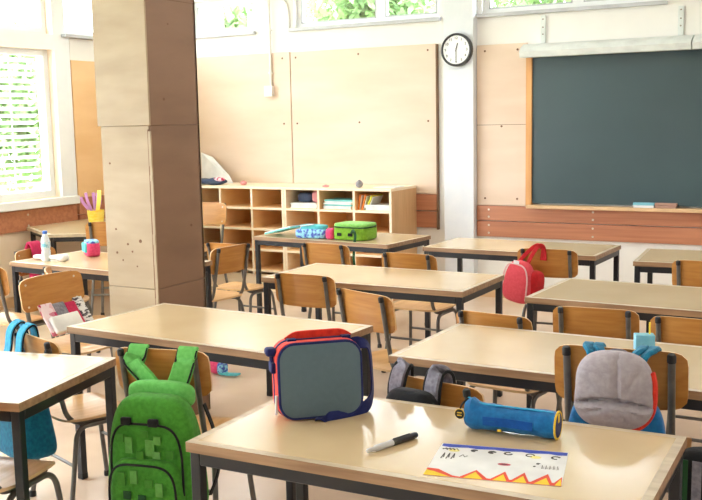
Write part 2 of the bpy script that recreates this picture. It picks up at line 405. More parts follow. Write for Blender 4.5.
# raw edge of the broken corner trim
bx('edge_groove', PX1-.022, PX1-.012, PY0-.0006, PY0+.008, .3, ZS-.02, 'stain', pl)
bm = bmesh.new()
rnd = random.Random(5); z = .3
while z < ZS-.03:                                          # splintered slivers along the broken corner
    h_ = rnd.uniform(.03, .12); d_ = rnd.uniform(.001, .006); box(bm, PX1-.014, PX1+.002, PY0-d_, PY0+.004, z, min(z+h_, ZS-.03)); z += h_
finish('splintered_edge', bm, 'plywood_pillar', pl, smooth=False)
bx('corner_edge', PX1-.012, PX1+.001, PY0-.001, PY0+.008, .3, ZS-.05, 'lipping', pl)
for xx, zz, rr in ((-3.70, 1.10, .006), (-3.62, 1.02, .007), (-3.59, .98, .006), (-3.53, 1.04, .010), (-3.70, .97, .007), (-3.66, .93, .005), (-3.56, .9, .005), (-3.72, 1.46, .006), (-3.64, 1.9, .008), (-3.5, 1.83, .005)):
    bm = bmesh.new(); lathe(bm, [(rr, 0), (rr, .0015)], 8, mx=T(xx, PY0-.0005, zz, rx=R(90))); finish('chip_mark', bm, 'stain', pl)
bx('board_joint', PX1-.001, PX1+.0006, PY0+.006, PY1, 2.325, 2.329, 'stain', pl)
for yy, zz, rr in ((4.14, 1.80, .008), (4.33, 1.10, .008), (4.2, 2.2, .005)):
    bm = bmesh.new(); lathe(bm, [(rr, 0), (rr, .0015)], 8, mx=T(PX1, yy, zz, ry=R(90))); finish('chip_mark', bm, 'stain', pl)

# ------------------------------------------------------------------ outdoors
struct(bx('ground', -60, 60, -60, 60, -1.3, -1.2, 'ground'))
def tree(x, y, h, rad, label, n=2600, seed=1):
    rnd = random.Random(seed)
    t = thing('tree', label, 'tree', (x, y, -1.2), group='trees outside the high windows')
    bm = bmesh.new(); sweep(bm, [(0, 0, 0), (.05, 0, h*.4), (.1, .1, h*.8)], circ(.16, 10)); finish('trunk', bm, 'bark', t)
    bm = bmesh.new()
    cs = [(rnd.uniform(-1, 1)*rad*.6, rnd.uniform(-1, 1)*rad*.5, h*.75+rnd.uniform(-1, 1)*rad*.6) for _ in range(14)]
    for _ in range(n):
        c = rnd.choice(cs); d = Vector((rnd.gauss(0, 1), rnd.gauss(0, 1), rnd.gauss(0, 1))).normalized()*rad*.45*rnd.random()**.4
        p = Vector(c)+d; a = Matrix.Rotation(rnd.uniform(0, 6.28), 3, 'Z') @ Matrix.Rotation(rnd.uniform(-1.2, 1.2), 3, 'X'); s = rnd.uniform(.08, .19)
        vs = [bm.verts.new(p + a @ Vector(q)*s) for q in ((-.4, 0, 0), (0, -.9, .1), (.4, 0, 0), (0, .9, .1))]
        bm.faces.new(vs)
    finish('foliage', bm, 'leaf', t, smooth=False)
tree(-11.7, 14.9, 5.6, 1.45, 'leafy green tree outside the small high window by the pillar', 6500, 2)
tree(-8.1, 15.6, 6.0, 1.7, 'leafy green tree outside the wide high window above the cubby shelf', 7500, 3)
tree(-4.4, 15.2, 6.0, 1.7, 'pale green tree outside the high window above the blackboard', 7500, 4)
tree(-.4, 15.6, 6.0, 1.8, 'leafy green tree outside the high windows beyond the right edge', 6500, 8)
tree(-14.6, 12.0, 4.3, 1.9, 'low green tree seen through the blind slats', 9000, 5)

# ------------------------------------------------------------------ unseen ceiling fixtures, added to carry the fill light
LXN = {-5.3: 'on the window side', -2.6: 'mid room', .3: 'far from the windows'}
LYN = {.6: 'towards the rear wall', 3.6: 'halfway down the room', 6.6: 'near the blackboard wall'}
for lx in (-5.3, -2.6, 0.3):
    for ly in (0.6, 3.6, 6.6):
        t = thing('added_fill_lamp', 'unseen white fill lamp added on the ceiling %s, %s' % (LXN[lx], LYN[ly]), 'lamp', (lx, ly, CEIL), group='unseen fill lamps added on the ceiling')
        bx('housing', -.15, .15, -.75, .75, -.07, 0, 'fill_lamp_body', t)

# ------------------------------------------------------------------ blackboard
BX0, BX1 = -2.80, .35
t = thing('blackboard', 'dark green blackboard in an orange wooden frame on the front wall', 'blackboard', (BX0, Y1-.02, .90))
BW = BX1-BX0
bx('writing_surface', 0, BW, -.035, -.01, 0, 1.30, 'board', t)
bx('frame', -.055, 0, -.055, 0, -.03, 1.30, 'board_wood', t, bevel=.003)
bx('frame', BW, BW+.055, -.055, 0, -.03, 1.30, 'board_wood', t, bevel=.003)
bx('chalk_tray', -.03, BW+.03, -.12, 0, -.045, -.015, 'tray_wood', t, bevel=.004)
t = thing('board_lamp', 'long white lamp housing mounted over the top of the blackboard', 'lamp', (-2.87, Y1-.002, 2.19))
bm = bmesh.new()
prof = [(0, 0), (-.20, -.005), (-.22, .045), (-.17, .085), (-.10, .115), (0, .12)]
for seg0, seg1 in ((0, 1.44), (1.45, 3.3)):
    a = [bm.verts.new((seg0 + (0 if seg0 else .0), y, z)) for y, z in prof]; b = [bm.verts.new((seg1, y, z)) for y, z in prof]
    for i in range(len(prof)): bm.faces.new((a[i], a[(i+1) % 6], b[(i+1) % 6], b[i]))
    bm.faces.new(list(reversed(a))); bm.faces.new(b)
finish('housing', bm, 'housing_white', t, smooth=False)
for xx in (.13, 1.30, 2.5):
    b_ = bx('bracket', xx, xx+.045, -.02, 0, .11, .36, 'housing_white', t, bevel=.003)
    for zz in (.2, .26, .33):
        bm = bmesh.new(); lathe(bm, [(.006, 0), (.006, .003)], 8, mx=T(xx+.022, -.02, zz, rx=R(90))); finish('screw', bm, 'seam', b_)
def duster(x, m_, label):
    t = thing('board_duster', label, 'board duster', (x, Y1-.085, .885))
    bx('felt', -.085, .085, -.03, .03, 0, .02, 'paper_white' if m_ == 'duster_blue' else 'duster_brown', t, bevel=.004)
    bm = bmesh.new()
    sweep(bm, [(-.088, 0, .03), (.088, 0, .03)], flat(.062, .024), (0, 0, 1)); finish('block', bm, m_, t)
duster(-1.80, 'duster_blue', 'pale blue board duster on the chalk tray')
duster(-1.62, 'duster_brown', 'brown board duster on the chalk tray')

# ------------------------------------------------------------------ clock
t = thing('wall_clock', 'round white wall clock with a dark rim on the white column', 'clock', (-3.492, Y1-.1, 2.288))
def disc(name, r0, y0, y1, m_, parent, bev=0, x=0, z=0, n=40):
    bm = bmesh.new(); lathe(bm, [(r0, y0), (r0, y1)], n, mx=T(x, 0, z, rx=R(90))); return finish(name, bm, m_, parent, bevel=bev)
disc('case', .150, 0, .045, 'clock_dark', t, .004)
disc('dial', .129, .045, .047, 'clock_face', t)
bm = bmesh.new(); sweep(bm, [(.139*math.cos(2*PI*i/40), -.047, .139*math.sin(2*PI*i/40)) for i in range(40)], circ(.011, 8), closed=True); finish('rim', bm, 'clock_dark', t)
for i in range(12):
    a = 2*PI*i/12
    cu = bpy.data.curves.new('numeral', 'FONT'); cu.body = str(12 if i == 0 else i); cu.size = .034; cu.extrude = .0008; cu.align_x = 'CENTER'; cu.align_y = 'CENTER'
    cu.materials.append(MAT['ink']); fo = bpy.data.objects.new('numeral_text', cu); C.objects.link(fo)
    bpy.context.view_layer.update(); me = bpy.data.meshes.new_from_object(fo.evaluated_get(bpy.context.evaluated_depsgraph_get()))
    bpy.data.objects.remove(fo); o = bpy.data.objects.new('numeral', me); C.objects.link(o); o.parent = t
    o.location = (.105*math.sin(a), -.0485, .105*math.cos(a)); o.rotation_euler = (R(90), 0, 0)
def hand(name, ang, ln, wd):
    bm = bmesh.new(); box(bm, -wd/2, wd/2, -.052, -.050, -.015, ln); finish(name, bm, 'ink', t, smooth=False, mx=Matrix.Rotation(R(ang), 4, 'Y'))
hand('hour_hand', 15, .062, .009); hand('minute_hand', 180, .095, .006)

# ------------------------------------------------------------------ conduit with socket
t = thing('socket_box', 'small white socket box at the end of the conduit on the plywood wall', 'socket', (-5.60, Y1-.025, 1.985))
bx('box_body', -.045, .045, -.05, 0, -.05, .05, 'conduit_white', t, bevel=.006)
bx('cover_plate', -.05, .05, -.055, -.05, -.055, .055, 'conduit_white', t, bevel=.002)
t = thing('conduit_pipe', 'thin cream cable conduit running down the plywood wall', 'pipe', (-5.585, Y1-.04, 2.04))
tube('pipe', [(0, 0, 0), (0, 0, 1.2)], .013, 'conduit_white', t)
for zz in (.12, .55): bx('clip', -.02, .02, -.016, .016, zz, zz+.02, 'conduit_white', t, bevel=.003)
t = tube('cable', catmull([(-5.53, Y1-.012, 2.93), (-5.47, Y1-.012, 2.92), (-5.40, Y1-.012, 2.86), (-5.37, Y1-.012, 2.76), (-5.37, Y1-.012, 2.61)]), .012, 'conduit_white')
tag(t, 'curved white cable on the wall left of the wide high window', 'cable')

# ------------------------------------------------------------------ cubby shelf
SX1, SF, SB, ST = -3.958, 7.93, 8.465, 1.041
def cubby_unit(xa, xb, divs, label):
    t = thing('cubby_shelf', label, 'shelf', (xa, SF, 0), group=None)
    W_ = xb-xa; D_ = SB-SF; th = .024
    bx('side_panel', 0, th, 0, D_, 0, ST-th, 'shelf_wood', t); 
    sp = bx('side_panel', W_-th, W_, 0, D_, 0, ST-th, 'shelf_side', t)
    bx('edge_strip', W_-th, W_, -.003, 0, 0, ST-th, 'shelf_wood', sp)
    bx('top_panel', 0, W_+.0, -.012, D_, ST-th, ST, 'shelf_wood', t, bevel=.002)
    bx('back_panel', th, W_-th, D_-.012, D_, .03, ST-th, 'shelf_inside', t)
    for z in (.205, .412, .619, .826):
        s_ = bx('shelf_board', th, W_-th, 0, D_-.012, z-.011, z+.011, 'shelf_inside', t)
        bx('edge_strip', th, W_-th, -.003, 0, z-.011, z+.011, 'shelf_wood', s_)
    for d in divs:
        s_ = bx('divider', d-xa-.011, d-xa+.011, .001, D_-.012, .164, ST-th, 'shelf_inside', t)
        bx('edge_strip', d-xa-.011, d-xa+.011, -.004, .001, .164, ST-th, 'shelf_wood', s_)
    bx('plinth', th, W_-th, .02, .04, 0, .164, 'shelf_wood', t)
cubby_unit(-5.129, SX1, [-4.737, -4.352], 'pale wooden cubby shelf unit holding papers and folders, right half of the row')
cubby_unit(-6.30, -5.130, [-5.89, -5.507], 'pale wooden cubby shelf unit with empty compartments, next to the pillar')
# things in / on the shelves
def sheets(x, y, z, w_, d, h, n, label, grp=None, mats=('paper_white',), name='paper_stack', cat='papers', rz=0):
    t = thing(name, label, cat, (x, y, z), rz, grp)
    for k in range(n):
        dx = random.uniform(-.01, .01); dy = random.uniform(-.008, .008)
        bx('sheet_bundle', -w_/2+dx, w_/2+dx, -d/2+dy, d/2+dy, h*k/n, h*(k+1)/n-.001, mats[k % len(mats)], t)
    return t
sheets(-4.925, 8.09, .8375, .29, .24, .05, 4, 'short stack of white paper under the dark blue pouch in the shelf')
sheets(-4.545, 8.09, .8375, .30, .24, .09, 6, 'tall stack of white paper in the middle top compartment', mats=('paper_white', 'paper_white', 'book_teal'))
sheets(-4.12, 8.08, .8375, .26, .24, .05, 4, 'white paper pile beside the lime folder in the end compartment')
def folder(x, m_, lean, label):
    t = thing('folder', label, 'folder', (x+.09, 8.09, .8375), group='upright folders in the end compartment')
    bx('cover', -.008, .008, -.11, .11, 0, .145, m_, t, mx=T(ry=R(lean)), bevel=.002)
    bx('pages', .002, .012, -.10, .10, .003, .138, 'paper_white', t, mx=T(.006, ry=R(lean)))
folder(-4.425, 'folder_orange', 10, 'orange folder standing upright in the end compartment')
folder(-4.385, 'folder_orange', 16, 'second orange folder leaning beside the lime one')
folder(-4.34, 'folder_lime', 24, 'lime yellow folder leaning in the end compartment')
def pouch(name, label, cat, loc, r, m_, e=(.6, .7), rz=0, group=None, extra=None, zm='black_fabric'):
    t = thing(name, label, cat, loc, rz, group)
    bm = bmesh.new(); sell(bm, *r, *e); finish('body', bm, m_, t, mx=T(z=r[2]))
    strap('zip', [(-r[0]*.85, 0, r[2]*2*.93), (0, 0, r[2]*2+.001), (r[0]*.85, 0, r[2]*2*.93)], .012, .004, (0, 0, 1), zm, t)
    return t
pouch('fabric_pouch', 'dark blue fabric pouch lying on papers in the shelf', 'pouch', (-4.96, 8.08, .8885), (.085, .06, .045), 'dark_items')
pouch('fabric_pouch', 'small dull pink pouch in the shelf beside the dark blue one', 'pouch', (-4.82, 8.07, .8885), (.055, .055, .055), 'skin_ball')
t = thing('rolled_jacket', 'dark folded cloth lying on top of the shelf by the pillar', 'cloth', (-6.09, 8.08, ST))
bm = bmesh.new(); sell(bm, .17, .08, .035, .8, .8, fn=lambda p: Vector((p.x, p.y, p.z*(1+.2*math.sin(p.x*30))))); finish('fold', bm, 'dark_items', t, mx=T(z=.035))
bm = bmesh.new(); sell(bm, .06, .05, .025, .8, .8); finish('lining', bm, 'pattern_bag', t, mx=T(.10, -.02, .055))
t = thing('paper_sheet', 'large white sheet leaning against the wall on the shelf by the pillar', 'paper', (-6.27, 8.40, ST))
bm = bmesh.new(); vs = [bm.verts.new(q) for q in ((-.2, 0, 0), (.28, -.10, 0), (.22, -.08, .08), (-.05, 0, .27), (-.2, 0, .32))]
f_ = bm.faces.new(vs); ex = bmesh.ops.extrude_face_region(bm, geom=[f_]); bmesh.ops.translate(bm, verts=[v for v in ex['geom'] if isinstance(v, bmesh.types.BMVert)], vec=(0, .003, 0))
finish('sheet', bm, 'paper_white', t, smooth=False)
def lump(name, label, cat, loc, r, m_, m2='paper_white'):
    t = thing(name, label, cat, loc)
    bm = bmesh.new(); sell(bm, *r, 1, 1, 20, 12); finish('body', bm, m_, t, mx=T(z=r[2]))
    bm = bmesh.new(); lathe(bm, [(r[0]*.3, 0), (r[0]*.3, .006)], 12); finish('cap', bm, m2, t, mx=T(z=r[2]*2-.004))
lump('chalk_ball', 'small dull red ball on top of the shelf near the pillar', 'ball', (-5.71, 8.09, ST), (.035, .035, .022), 'skin_ball', 'lips')
lump('eraser_block', 'small flat pinkish eraser on top of the shelf', 'eraser', (-4.71, 8.03, ST), (.04, .02, .01), 'skin_ball', 'lips')
lump('grey_ball', 'small grey ball on top of the shelf near its end', 'ball', (-4.34, 8.02, ST), (.035, .035, .035), 'ball_grey', 'dark_items')
sheets(-4.09, 8.15, ST, .22, .22, .008, 2, 'thin white papers on the end of the shelf top')

# ------------------------------------------------------------------ desks
H = .74
def make_desk(W_, D_, x, y, rz, label):
    t = thing('school_desk', label, 'desk', (x, y, 0), rz, 'double school desks')
    lp = .022; th = .030; bd = .032
    bm = bmesh.new()
    for q in ((0, W_, 0, bd), (0, W_, D_-bd, D_), (0, bd, bd, D_-bd), (W_-bd, W_, bd, D_-bd)):
        box(bm, q[0], q[1], q[2], q[3], H-th, H-.0002)
    box(bm, bd, W_-bd, bd, D_-bd, H-th, H-.003)
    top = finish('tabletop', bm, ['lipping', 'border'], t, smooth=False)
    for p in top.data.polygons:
        if p.normal.z > .9: p.material_index = 1  # upward faces take the paler wood, light put into the colour
    bx('laminate_surface', bd-.006, W_-bd+.006, bd-.006, D_-bd+.006, H-.003, H, 'laminate', top)
    a = .034; i = .008; zr = H-th
    for q in ((i, W_-i, i, i+a*.8), (i, W_-i, D_-i-a*.8, D_-i)): bx('frame_rail', q[0]+a, q[1]-a, q[2], q[3], zr-.04, zr, 'desk_steel', t, bevel=.003, seg=1)
    for q in ((i, i+a*.8, i, D_-i), (W_-i-a*.8, W_-i, i, D_-i)): bx('frame_rail', q[0], q[1], q[2]+a, q[3]-a, zr-.04, zr, 'desk_steel', t, bevel=.003, seg=1)
    for xx in (i, W_-i-a):
        for yy in (i, D_-i-a):
            l = bx('leg', xx, xx+a, yy, yy+a, .012, zr, 'desk_steel', t, bevel=.003, seg=1)
            bx('foot_cap', xx-.001, xx+a+.001, yy-.001, yy+a+.001, 0, .03, 'black_rubber', l, bevel=.003, seg=1)
    return t
desks = {
 'D1': (-1.767, 2.165, 1.3, 1.31, .64, 'nearest desk with the lunch bag, pencil case and drawing on it'),
 'D0': (-3.799, 1.947, 12.8, 1.30, .66, 'white-glaring desk cut off by the left edge, blue backpack behind it'),
 'D2': (-3.318, 3.239, -2.9, 1.27, .66, 'desk with the green backpack chair, reaching in front of the pillar foot'),
 'D3': (-3.282, 4.798, -.5, 1.31, .64, 'empty desk in the middle row just right of the pillar'),
 'D4': (-1.697, 3.353, -1.1, 1.30, .68, 'desk with a pale blue juice carton, behind the grey hooded backpack'),
 'D5': (-1.619, 4.773, -2.6, 1.30, .68, 'empty desk below the blackboard with two chairs pushed up in front'),
 'D6': (-2.955, 6.417, -1.7, 1.28, .63, 'desk near the white column with the red backpack chair'),
 'D7': (-1.397, 6.236, 4.3, 1.30, .66, 'farthest desk at the right, under the board dusters'),
 'D8': (-4.545, 6.549, -5.1, 1.30, .66, 'desk in front of the cubby shelf with bags and notebooks on it'),
 'D9': (-5.321, 4.700, -4.2, 1.28, .66, 'desk behind the pillar with the water bottle and pink pencil case'),
}
for k, v in desks.items(): make_desk(v[3], v[4], v[0], v[1], R(v[2]), v[5])
# hexagonal table by the window
HX = thing('hexagonal_table', 'pale six-sided table by the window with the yellow cup on it', 'table', (-6.35, 6.05, 0), R(0))
s = .8; hexp = [(0, 0), (.693, .4), (.693, 1.2), (0, 1.6), (-.693, 1.2), (-.693, .4)]
def prism(bm, pts, z0, z1):
    a = [bm.verts.new((x, y, z0)) for x, y in pts]; b = [bm.verts.new((x, y, z1)) for x, y in pts]
    n = len(pts)
    for i in range(n): bm.faces.new((a[i], a[(i+1) % n], b[(i+1) % n], b[i]))
    bm.faces.new(list(reversed(a))); bm.faces.new(b)
bm = bmesh.new(); prism(bm, hexp, H-.028, H-.002); top = finish('tabletop', bm, 'border', HX, smooth=False)
bm = bmesh.new(); prism(bm, [(x*.95, .8+(y-.8)*.95) for x, y in hexp], H-.002, H); finish('laminate_surface', bm, 'laminate', top, smooth=False)
ins = [(x*.93, .8+(y-.8)*.93) for x, y in hexp]
for i in range(6):
    a = Vector((*ins[i], H-.05)); b = Vector((*ins[(i+1) % 6], H-.05))
    bm = bmesh.new(); sweep(bm, [a, b], flat(.025, .042), (0, 0, 1)); finish('frame_rail', bm, 'desk_steel', HX)
    if i in (0, 1, 3, 5):
        x, y = ins[i]; bx('leg', x-.017, x+.017, y-.017, y+.017, 0, H-.028, 'desk_steel', HX, bevel=.003)

# ------------------------------------------------------------------ chairs
def make_chair():
    t = thing('school_chair', 'x', 'chair')
    # seat: thin moulded plywood with a waterfall front edge
    bm = bmesh.new(); nx, ny = 14, 14; W_, D_ = .39, .37
    def sp(u, v):
        x = u*W_/2; y = v*D_/2
        k = 5; s_ = 1/(abs(u)**k+abs(v)**k)**(1/k) if (abs(u)+abs(v)) > 0 else 1
        mxv = max(abs(u), abs(v)); s_ = s_*mxv if mxv > 0 else 1
        x *= s_; y *= s_; x *= 1 - .06*(y < 0)*(-y/(D_/2))
        z = .445 - .010*math.cos(min(1, abs(u))*PI/2)*math.cos(v*PI/2)
        if y > D_*.30: z -= ((y-D_*.30)/(D_*.2))**2*.022
        return (x, y+.01, z)
    for side in (0, 1):
        g_ = [[bm.verts.new(Vector(sp(2*i/nx-1, 2*j/ny-1)) - Vector((0, 0, .012*side))) for i in range(nx+1)] for j in range(ny+1)]
        for j in range(ny):
            for i in range(nx): bm.faces.new((g_[j][i], g_[j][i+1], g_[j+1][i+1], g_[j+1][i]))
        if side == 0: top = g_
    def rim(g): return g[0][:] + [g[j][nx] for j in range(1, ny+1)] + list(reversed(g[ny][:-1])) + [g[j][0] for j in range(ny-1, 0, -1)]
    a, b = rim(top), rim(g_)
    for i in range(len(a)): bm.faces.new((a[i], a[(i+1) % len(a)], b[(i+1) % len(a)], b[i])).material_index = 1
    finish('seat', bm, ['seat_beech', 'ply_edge'], t)
    # backrest: curved plywood
    bm = bmesh.new(); W2, z0, z1 = .40, .625, .812; nx, nz = 16, 8; gs = []
    def bp_(u, v, off):
        k = 7; m_ = max(abs(u), abs(v)); s_ = m_/(abs(u)**k+abs(v)**k)**(1/k) if m_ > 0 else 1
        x = u*s_*W2/2; z = (z0+z1)/2 + v*s_*(z1-z0)/2
        y = -.205 + .030*(x/(W2/2))**2 - .14*(z-.70) + off + (.002 if off else 0)
        if v > .0: z += .004*math.cos(u*PI/2)
        return (x, y, z)
    for off in (0, -.011):
        g2 = [[bm.verts.new(bp_(2*i/nx-1, 2*j/nz-1, off)) for i in range(nx+1)] for j in range(nz+1)]; gs.append(g2)
        for j in range(nz):
            for i in range(nx): bm.faces.new((g2[j][i], g2[j][i+1], g2[j+1][i+1], g2[j+1][i]))
    def rim2(g): return g[0][:] + [g[j][nx] for j in range(1, nz+1)] + list(reversed(g[nz][:-1])) + [g[j][0] for j in range(nz-1, 0, -1)]
    a, b = rim2(gs[0]), rim2(gs[1])
    for i in range(len(a)): bm.faces.new((a[i], a[(i+1) % len(a)], b[(i+1) % len(a)], b[i])).material_index = 1
    br = finish('backrest', bm, ['beech', 'ply_edge'], t)
    for sx in (-1, 1):
        for zz in (.655, .78):
            y = -.205 + .030*(.155/.2)**2 - .14*(zz-.70)
            bm = bmesh.new(); lathe(bm, [(.007, 0), (.005, .003)], 8, mx=T(sx*.155, y+.001, zz, rx=R(-90))); finish('screw', bm, 'screw', br)
    rr = .0115
    for sx in (-1, 1):
        x = sx*.155
        pts = fillet([(x, -.225, .795), (x, -.190, .60), (x, -.150, .415), (x, .13, .415)], .09, 8)
        bk = tube('back_post', pts, rr, 'tube_steel', t)
        bm = bmesh.new(); lathe(bm, [(.0135, 0), (.0135, .02), (.010, .026)], 10, mx=T(x, -.2265, .785, rx=R(10))); finish('post_cap', bm, 'black_rubber', bk)
        for (ya, yb) in ((.16, .205), (-.12, -.185)):
            pts = fillet([(sx*.172, 0, .405), (sx*.172, ya, .405), (sx*.20, yb, .012)], .075, 7)
            l = tube('leg', pts, rr, 'tube_steel', t)
            bm = bmesh.new(); lathe(bm, [(.016, 0), (.016, .02), (.013, .028)], 10, mx=T(sx*.20, yb, 0)); finish('foot_cap', bm, 'black_rubber', l)
    tube('stretcher', [(-.183, .180, .235), (.183, .180, .235)], .008, 'tube_steel', t)
    tube('stretcher', [(-.181, -.148, .235), (.181, -.148, .235)], .008, 'tube_steel', t)
    tube('seat_crossbar', [(-.172, .10, .408), (.172, .10, .408)], .009, 'tube_steel', t)
    return t
GC = 'school chairs with bent plywood backs'
chairs = [  # centre of the backrest x, y, heading in degrees (0 faces the blackboard wall), scale, label
 (-1.14, 4.33, 4, .98, 'plywood chair at the empty desk below the blackboard, directly above the hooded backpack'),
 (-.70, 4.30, -2, .97, 'plywood chair behind the pale blue carton, cut off by the right edge'),
 (-1.55, 4.09, -7, .965, 'low plywood chair just showing over the empty end of the carton desk'),
 (-2.24, 4.13, -21, 1.02, 'turned plywood chair by the right end of the green backpack desk'),
 (-2.86, 4.58, 0, 1.0, 'plywood chair pushed up to the front of the empty middle desk beside the pillar'),
 (-3.99, 5.50, 84, 1.0, 'sideways plywood chair at the end of the bottle desk, right of the pillar'),
 (-4.33, 5.85, -3, .95, 'plywood chair behind the sideways chair, half hidden right of the pillar'),
 (-5.78, 7.60, 183, 1.11, 'plywood chair facing the room in front of the empty cubbies'),
 (-3.45, 5.82, -3, 1.0, 'plywood chair in front of the notebooks and patterned bag desk'),
 (-2.68, 5.57, -2, 1.0, 'plywood chair on the far side of the empty middle desk, its seat showing underneath'),
 (-1.92, 6.08, 2, 1.0, 'plywood chair with the red backpack on its corner'),
 (-.90, 5.88, -3, 1.0, 'plywood chair at the farthest desk, below the chalk tray, cut by the right edge'),
 (-.757, 3.19, 5, 1.1, 'large plywood chair carrying the grey hooded backpack'),
 (-1.325, 2.93, -11, .965, 'plywood chair with the grey and black backpack, behind the nearest desk'),
 (-2.41, 2.81, 12, 1.0, 'plywood chair with the green backpack hanging on it'),
 (-4.25, 4.02, -90, 1.0, 'plywood chair turned sideways left of the pillar with a patterned bag below its back'),
 (-4.93, 4.12, 0, 1.0, 'plywood chair cut off by the left edge, behind the turned chair'),
 (-3.17, 2.90, -19, .955, 'plywood chair with two light blue backpack straps over its back'),
 (-2.74, 2.075, 12, 1.0, 'chair whose seat shows beneath the glaring desk in the lower left corner'),
 (-5.47, 5.05, -90, .96, 'plywood chair at the window end of the bottle desk with a pink bag on it'),
 (-5.60, 6.02, 30, 1.08, 'plywood chair at the six-sided table, half hidden by the pillar'),
 (-4.62, 4.36, -45, .95, 'plywood chair tucked under the bottle desk, barely seen above the turned chair'),
 (-.22, 3.06, -4, .98, 'chair with a striped bag, only its seat corner seen right of the nearest desk'),
]
proto = make_chair()
ROOTS = []
for i, (bx_, by_, a, s, lab) in enumerate(chairs):
    o = proto if i == 0 else copy_tree(proto)
    a = R(a); o.rotation_euler = (0, 0, a); o.scale = (s, s, s)
    off = -.222*s
    o.location = (bx_ + math.sin(a)*off*1, by_ - math.cos(a)*off*1, 0)
    if i == 15: o.scale.x = 1.2
    o['label'] = lab; o['category'] = 'chair'; o['group'] = GC
    ROOTS.append(o)
def on_chair(i, lx, ly, lz):
    """world point from a point in a chair's own frame"""
    bx_, by_, a, s, _ = chairs[i]; a = R(a); off = -.222*s
    ox, oy = bx_ + math.sin(a)*off, by_ - math.cos(a)*off
    return (ox + s*(lx*math.cos(a)-ly*math.sin(a)), oy + s*(lx*math.sin(a)+ly*math.cos(a)), s*lz), a, s

# ------------------------------------------------------------------ green backpack
loc, a, s = on_chair(14, .055, -.23, 0)
loc = (loc[0], loc[1], .035)
t = thing('green_backpack', 'bright green backpack with pixel squares hanging on a chair back', 'backpack', loc, a)
def bag_fn(hz, top=.75, flare=.1):
    def f(p):
        k = (p.z/hz+1)/2
        p = p.copy(); p.x *= 1.0 - (1-top)*max(k, 0)**2.2; p.y *= 1.05-.35*k
        return p
    return f
bm = bmesh.new(); sell(bm, .195, .085, .25, .42, .55, 44, 26, fn=bag_fn(.25, .74))
bb = finish('body', bm, 'green', t, mx=T(0, -.135, .395))
bm = bmesh.new(); sell(bm, .152, .05, .125, .40, .5, 40, 20, fn=bag_fn(.125, .85)); fp = finish('front_pocket', bm, 'green', t, mx=T(0, -.205, .30))
# piping lines
def arch(wd, z0, z1, y, n=24, pw=.45):
    pts = []
    for i in range(n+1):
        u = PI*i/n; c, s_ = math.cos(u), math.sin(u)
        pts.append((wd*math.copysign(abs(c)**pw, c), y, z0+(z1-z0)*s_**pw))
    return pts
tube('piping', arch(.145, .30, .555, -.213), .0045, 'black_fabric', bb, 6)
tube('piping', arch(.135, .22, .415, -.254), .0045, 'black_fabric', fp, 6)
# square colour patches sewn on the front (slightly curved thin cloth)
rnd = random.Random(3)
def patch(x, z, w_, h_, y, m_, par):
    bm = bmesh.new(); box(bm, x-w_/2, x+w_/2, y-.003, y, z-h_/2, z+h_/2); finish('square_patch', bm, m_, par, smooth=False)
for x, z, w_, h_, m_ in ((-.10, .50, .03, .03, 'green_mid'), (-.065, .475, .028, .06, 'green_pale'), (.02, .47, .035, .06, 'green_pale'), (.05, .50, .028, .03, 'green_pale'), (.045, .445, .03, .026, 'green_light'), (.10, .45, .03, .03, 'green_mid'), (-.02, .44, .03, .03, 'green_mid'), (0, .52, .03, .025, 'green_mid')):
    patch(x, z, w_, h_, -.2185, m_, bb)
for x, z, w_, h_, m_ in ((-.08, .36, .03, .05, 'green_mid'), (-.03, .37, .028, .05, 'green_pale'), (.03, .35, .03, .03, 'green_mid'), (.07, .33, .028, .05, 'green_pale'), (-.06, .30, .03, .03, 'green_dark'), (.0, .29, .03, .03, 'green_dark'), (.05, .27, .03, .03, 'green_mid'), (-.1, .25, .03, .03, 'green_dark'), (.09, .24, .03, .03, 'green_dark')):
    patch(x, z, w_, h_, -.256, m_, fp)
bx('base_band', -.155, .155, -.262, -.10, .155, .235, 'green_dark', bb, bevel=.03, seg=4)
for sx in (-.075, .035):
    bx('webbing_loop', sx-.02, sx+.02, -.224, -.205, .548, .578, 'black_fabric', bb, bevel=.006)
# yoke and straps over the backrest
for sx, x0 in ((-1, -.130), (1, .078)):
    pts = catmull([(sx*.02+.0, -.075, .595), (sx*.055, -.055, .66), (x0, -.042, .73), (x0, -.022, .755), (x0, .003, .789), (x0, .032, .783), (x0, .04, .72), (x0, .035, .64), (x0*1.1, -.0, .56)], 5)
    pts = pts[:]
    sp_ = strap('shoulder_strap', pts[:22], .082, .014, (0, 1, .3), 'strap_green', t)
    for e_ in (-.038, .038):
        tube('piping', [Vector(q)+Vector((e_, -.004, .0)) for q in pts[:20]], .004, 'black_fabric', sp_, 6)
bm = bmesh.new(); sweep(bm, catmull([(-.07, -.085, .60), (-.03, -.075, .645), (.03, -.075, .645), (.07, -.085, .60)]), flat(.02, .008), (0, 1, 0)); finish('grab_handle', bm, 'black_fabric', t)
bm = bmesh.new(); sell(bm, .135, .03, .052, .6, .6); finish('yoke', bm, 'strap_green', t, mx=T(0, -.075, .63))
strap('side_strap', catmull([(.165, -.06, .60), (.20, -.05, .48), (.215, -.06, .36), (.19, -.09, .26)]), .022, .005, (1, 0, 0), 'black_fabric', t)

